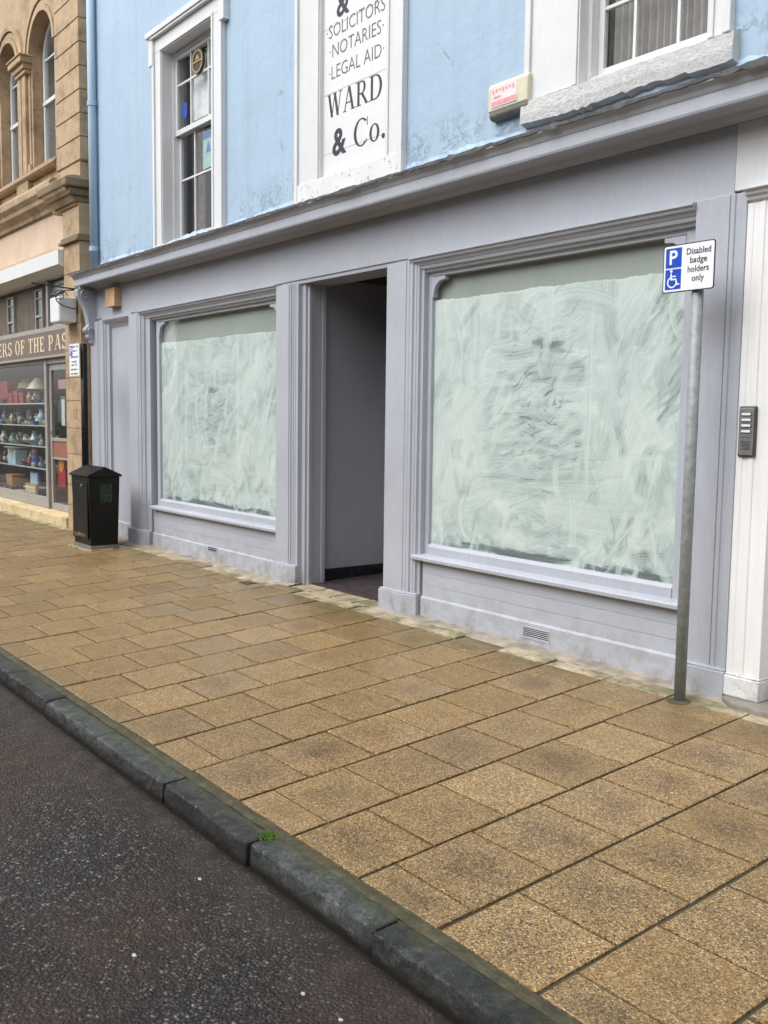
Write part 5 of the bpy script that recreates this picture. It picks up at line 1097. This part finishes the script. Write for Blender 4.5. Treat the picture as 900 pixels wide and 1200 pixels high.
# white box and iron bracket on the pier
m = MB(); m.box(-13.52, -13.16, -.42, -.17, 2.86, 3.20); bx_ = m.build('wall_lamp_box', M_whiteplast, None, .02); tag(bx_, 'white plastic box hung on the sandstone pier under the iron bracket', 'alarm box')
IB = thing('iron_bracket', (-13.25, -.17, 3.2), 'black wrought iron sign bracket with scroll on the sandstone pier', 'bracket')
m = MB(); m.tube([(-13.10, -.19, 3.36), (-13.10, -.19, 2.98)], .012, 8); m.build('wall_bar', M_iron, IB)
m = MB(); m.tube([(-13.10, -.19, 3.30), (-13.10, -.55, 3.32), (-13.10, -.80, 3.33)], .010, 8); m.build('arm', M_iron, IB)
m = MB(); m.tube([(-13.10, -.20-.28*math.sin(t), 3.04+.25*(1-math.cos(t))*.5) for t in np.linspace(0, 3.1, 14)], .008, 6); m.build('brace', M_iron, IB, smooth=True); m = MB(); m.tube([(-13.10, -.42+.10*(1-s*.8)*math.cos(s*10), 3.2+.08*(1-s*.8)*math.sin(s*10)) for s in np.linspace(0, 1, 24)], .006, 6); m.build('scroll', M_iron, IB, smooth=True)
# things in the left upper window ----------------------------------------
m = MB(); m.lathe((0, 0, 0), [(.135, 0), (.135, .02)], 24); M_gild = flat('gilt_black', (.03, .028, .022))
me_rot = Matrix.Rotation(math.radians(90), 4, 'X')
UW = thing('round_badge', (-10.08, .122, 5.52), 'round black and gilt badge hung in the upper left sash window', 'badge')
o = m.build('disc', M_gild, None); o.data.transform(me_rot); o.parent = UW
m = MB()
for p0, p1 in zip(np.linspace(0, 6.283, 25)[:-1], np.linspace(0, 6.283, 25)[1:]): m.prism([(-10.08+r*math.cos(p), 5.52+r*math.sin(p)) for r, p in ((.125, p0), (.125, p1), (.105, p1), (.105, p0))], 'y', .094, .101)
m.box(-10.18, -9.98, .0945, .101, 5.51, 5.53); m.prism([(-10.14, 5.54), (-10.03, 5.54), (-10.08, 5.60)], 'y', .095, .101)
m.build('gilt_ring', C_['gold'], UW)
def paper(name, x0, x1, z0, z1, y, mat, label, cat): m = MB(); m.box(x0, x1, y, y+.004, z0, z1); return tag(m.build(name, mat), label, cat)
m = MB(); m.prism([(-10.45, 4.98), (-9.52, 4.98), (-9.52, 5.70), (-10.40, 5.66)], 'y', .225, .235); tag(m.build('white_blind', flat('paper_white', (.72, .71, .74))), 'white paper blind behind the upper left sash, under the badge', 'blind')
o = paper('blue_sticker', -10.56, -10.44, 5.02, 5.18, .144, M_signblue, 'small blue sticker on the left pane of the upper window', 'sticker')
pz = thing('poster', (-9.80, .16, 4.4), 'pale green and blue poster in the lower right pane of the upper window', 'poster')
m = MB(); m.box(-10.14, -9.72, .192, .196, 4.38, 4.78); m.build('sheet', flat('poster_green', (.30, .48, .46)), pz)
m = MB(); m.box(-10.14, -9.72, .190, .1918, 4.70, 4.77); m.prism([(-10.07, 4.55), (-10.01, 4.68), (-9.95, 4.55)], 'y', .190, .1918); m.prism([(-9.92, 4.55), (-9.86, 4.68), (-9.80, 4.55)], 'y', .190, .1918); m.build('blue_print', flat('poster_blue', (.04, .14, .38)), pz)

# unseen terrace across the road, added to block low sky light; glass reflects it
FT = thing('unseen_terrace', (-8, -14, 0), 'unseen dull rendered terrace added across the street to block low sky light, mirrored faintly in the shop windows', 'building')
M_fp = flat('far_pane', (.04, .045, .05), .15); M_ft = simple('dull_render', (.16, .15, .135), .85, .2, 1.2)
m = MB(); xx = -40; hol = []
while xx < 16:
    hol += [(xx+1, xx+2.1, 4.2, 6.0), (xx+3.1, xx+4.2, 4.2, 6.0), (xx+.8, xx+4.4, .7, 2.8)]; xx += 5.2
for h in hol: mm = MB(); mm.face([(h[0], -14.0-.0, h[2]), (h[1], -14.0, h[2]), (h[1], -14.0, h[3]), (h[0], -14.0, h[3])]); mm.build('window', M_fp, FT)
m.box(-40, 18, -22, -14.1, -.5, 7.0); m.build('wall', M_ft, FT);
m = MB(); m.prism([(-14.0, 7.0), (-18, 9.2), (-22, 7.0)], 'x', -40, 18); m.build('roof', flat('slate', (.06, .06, .065), .6), FT)
m = MB(); m.box(-45, 20, -14.2, -12, -.2, -.03); tag(m.build('far_pavement', M_edge), kind='structure')
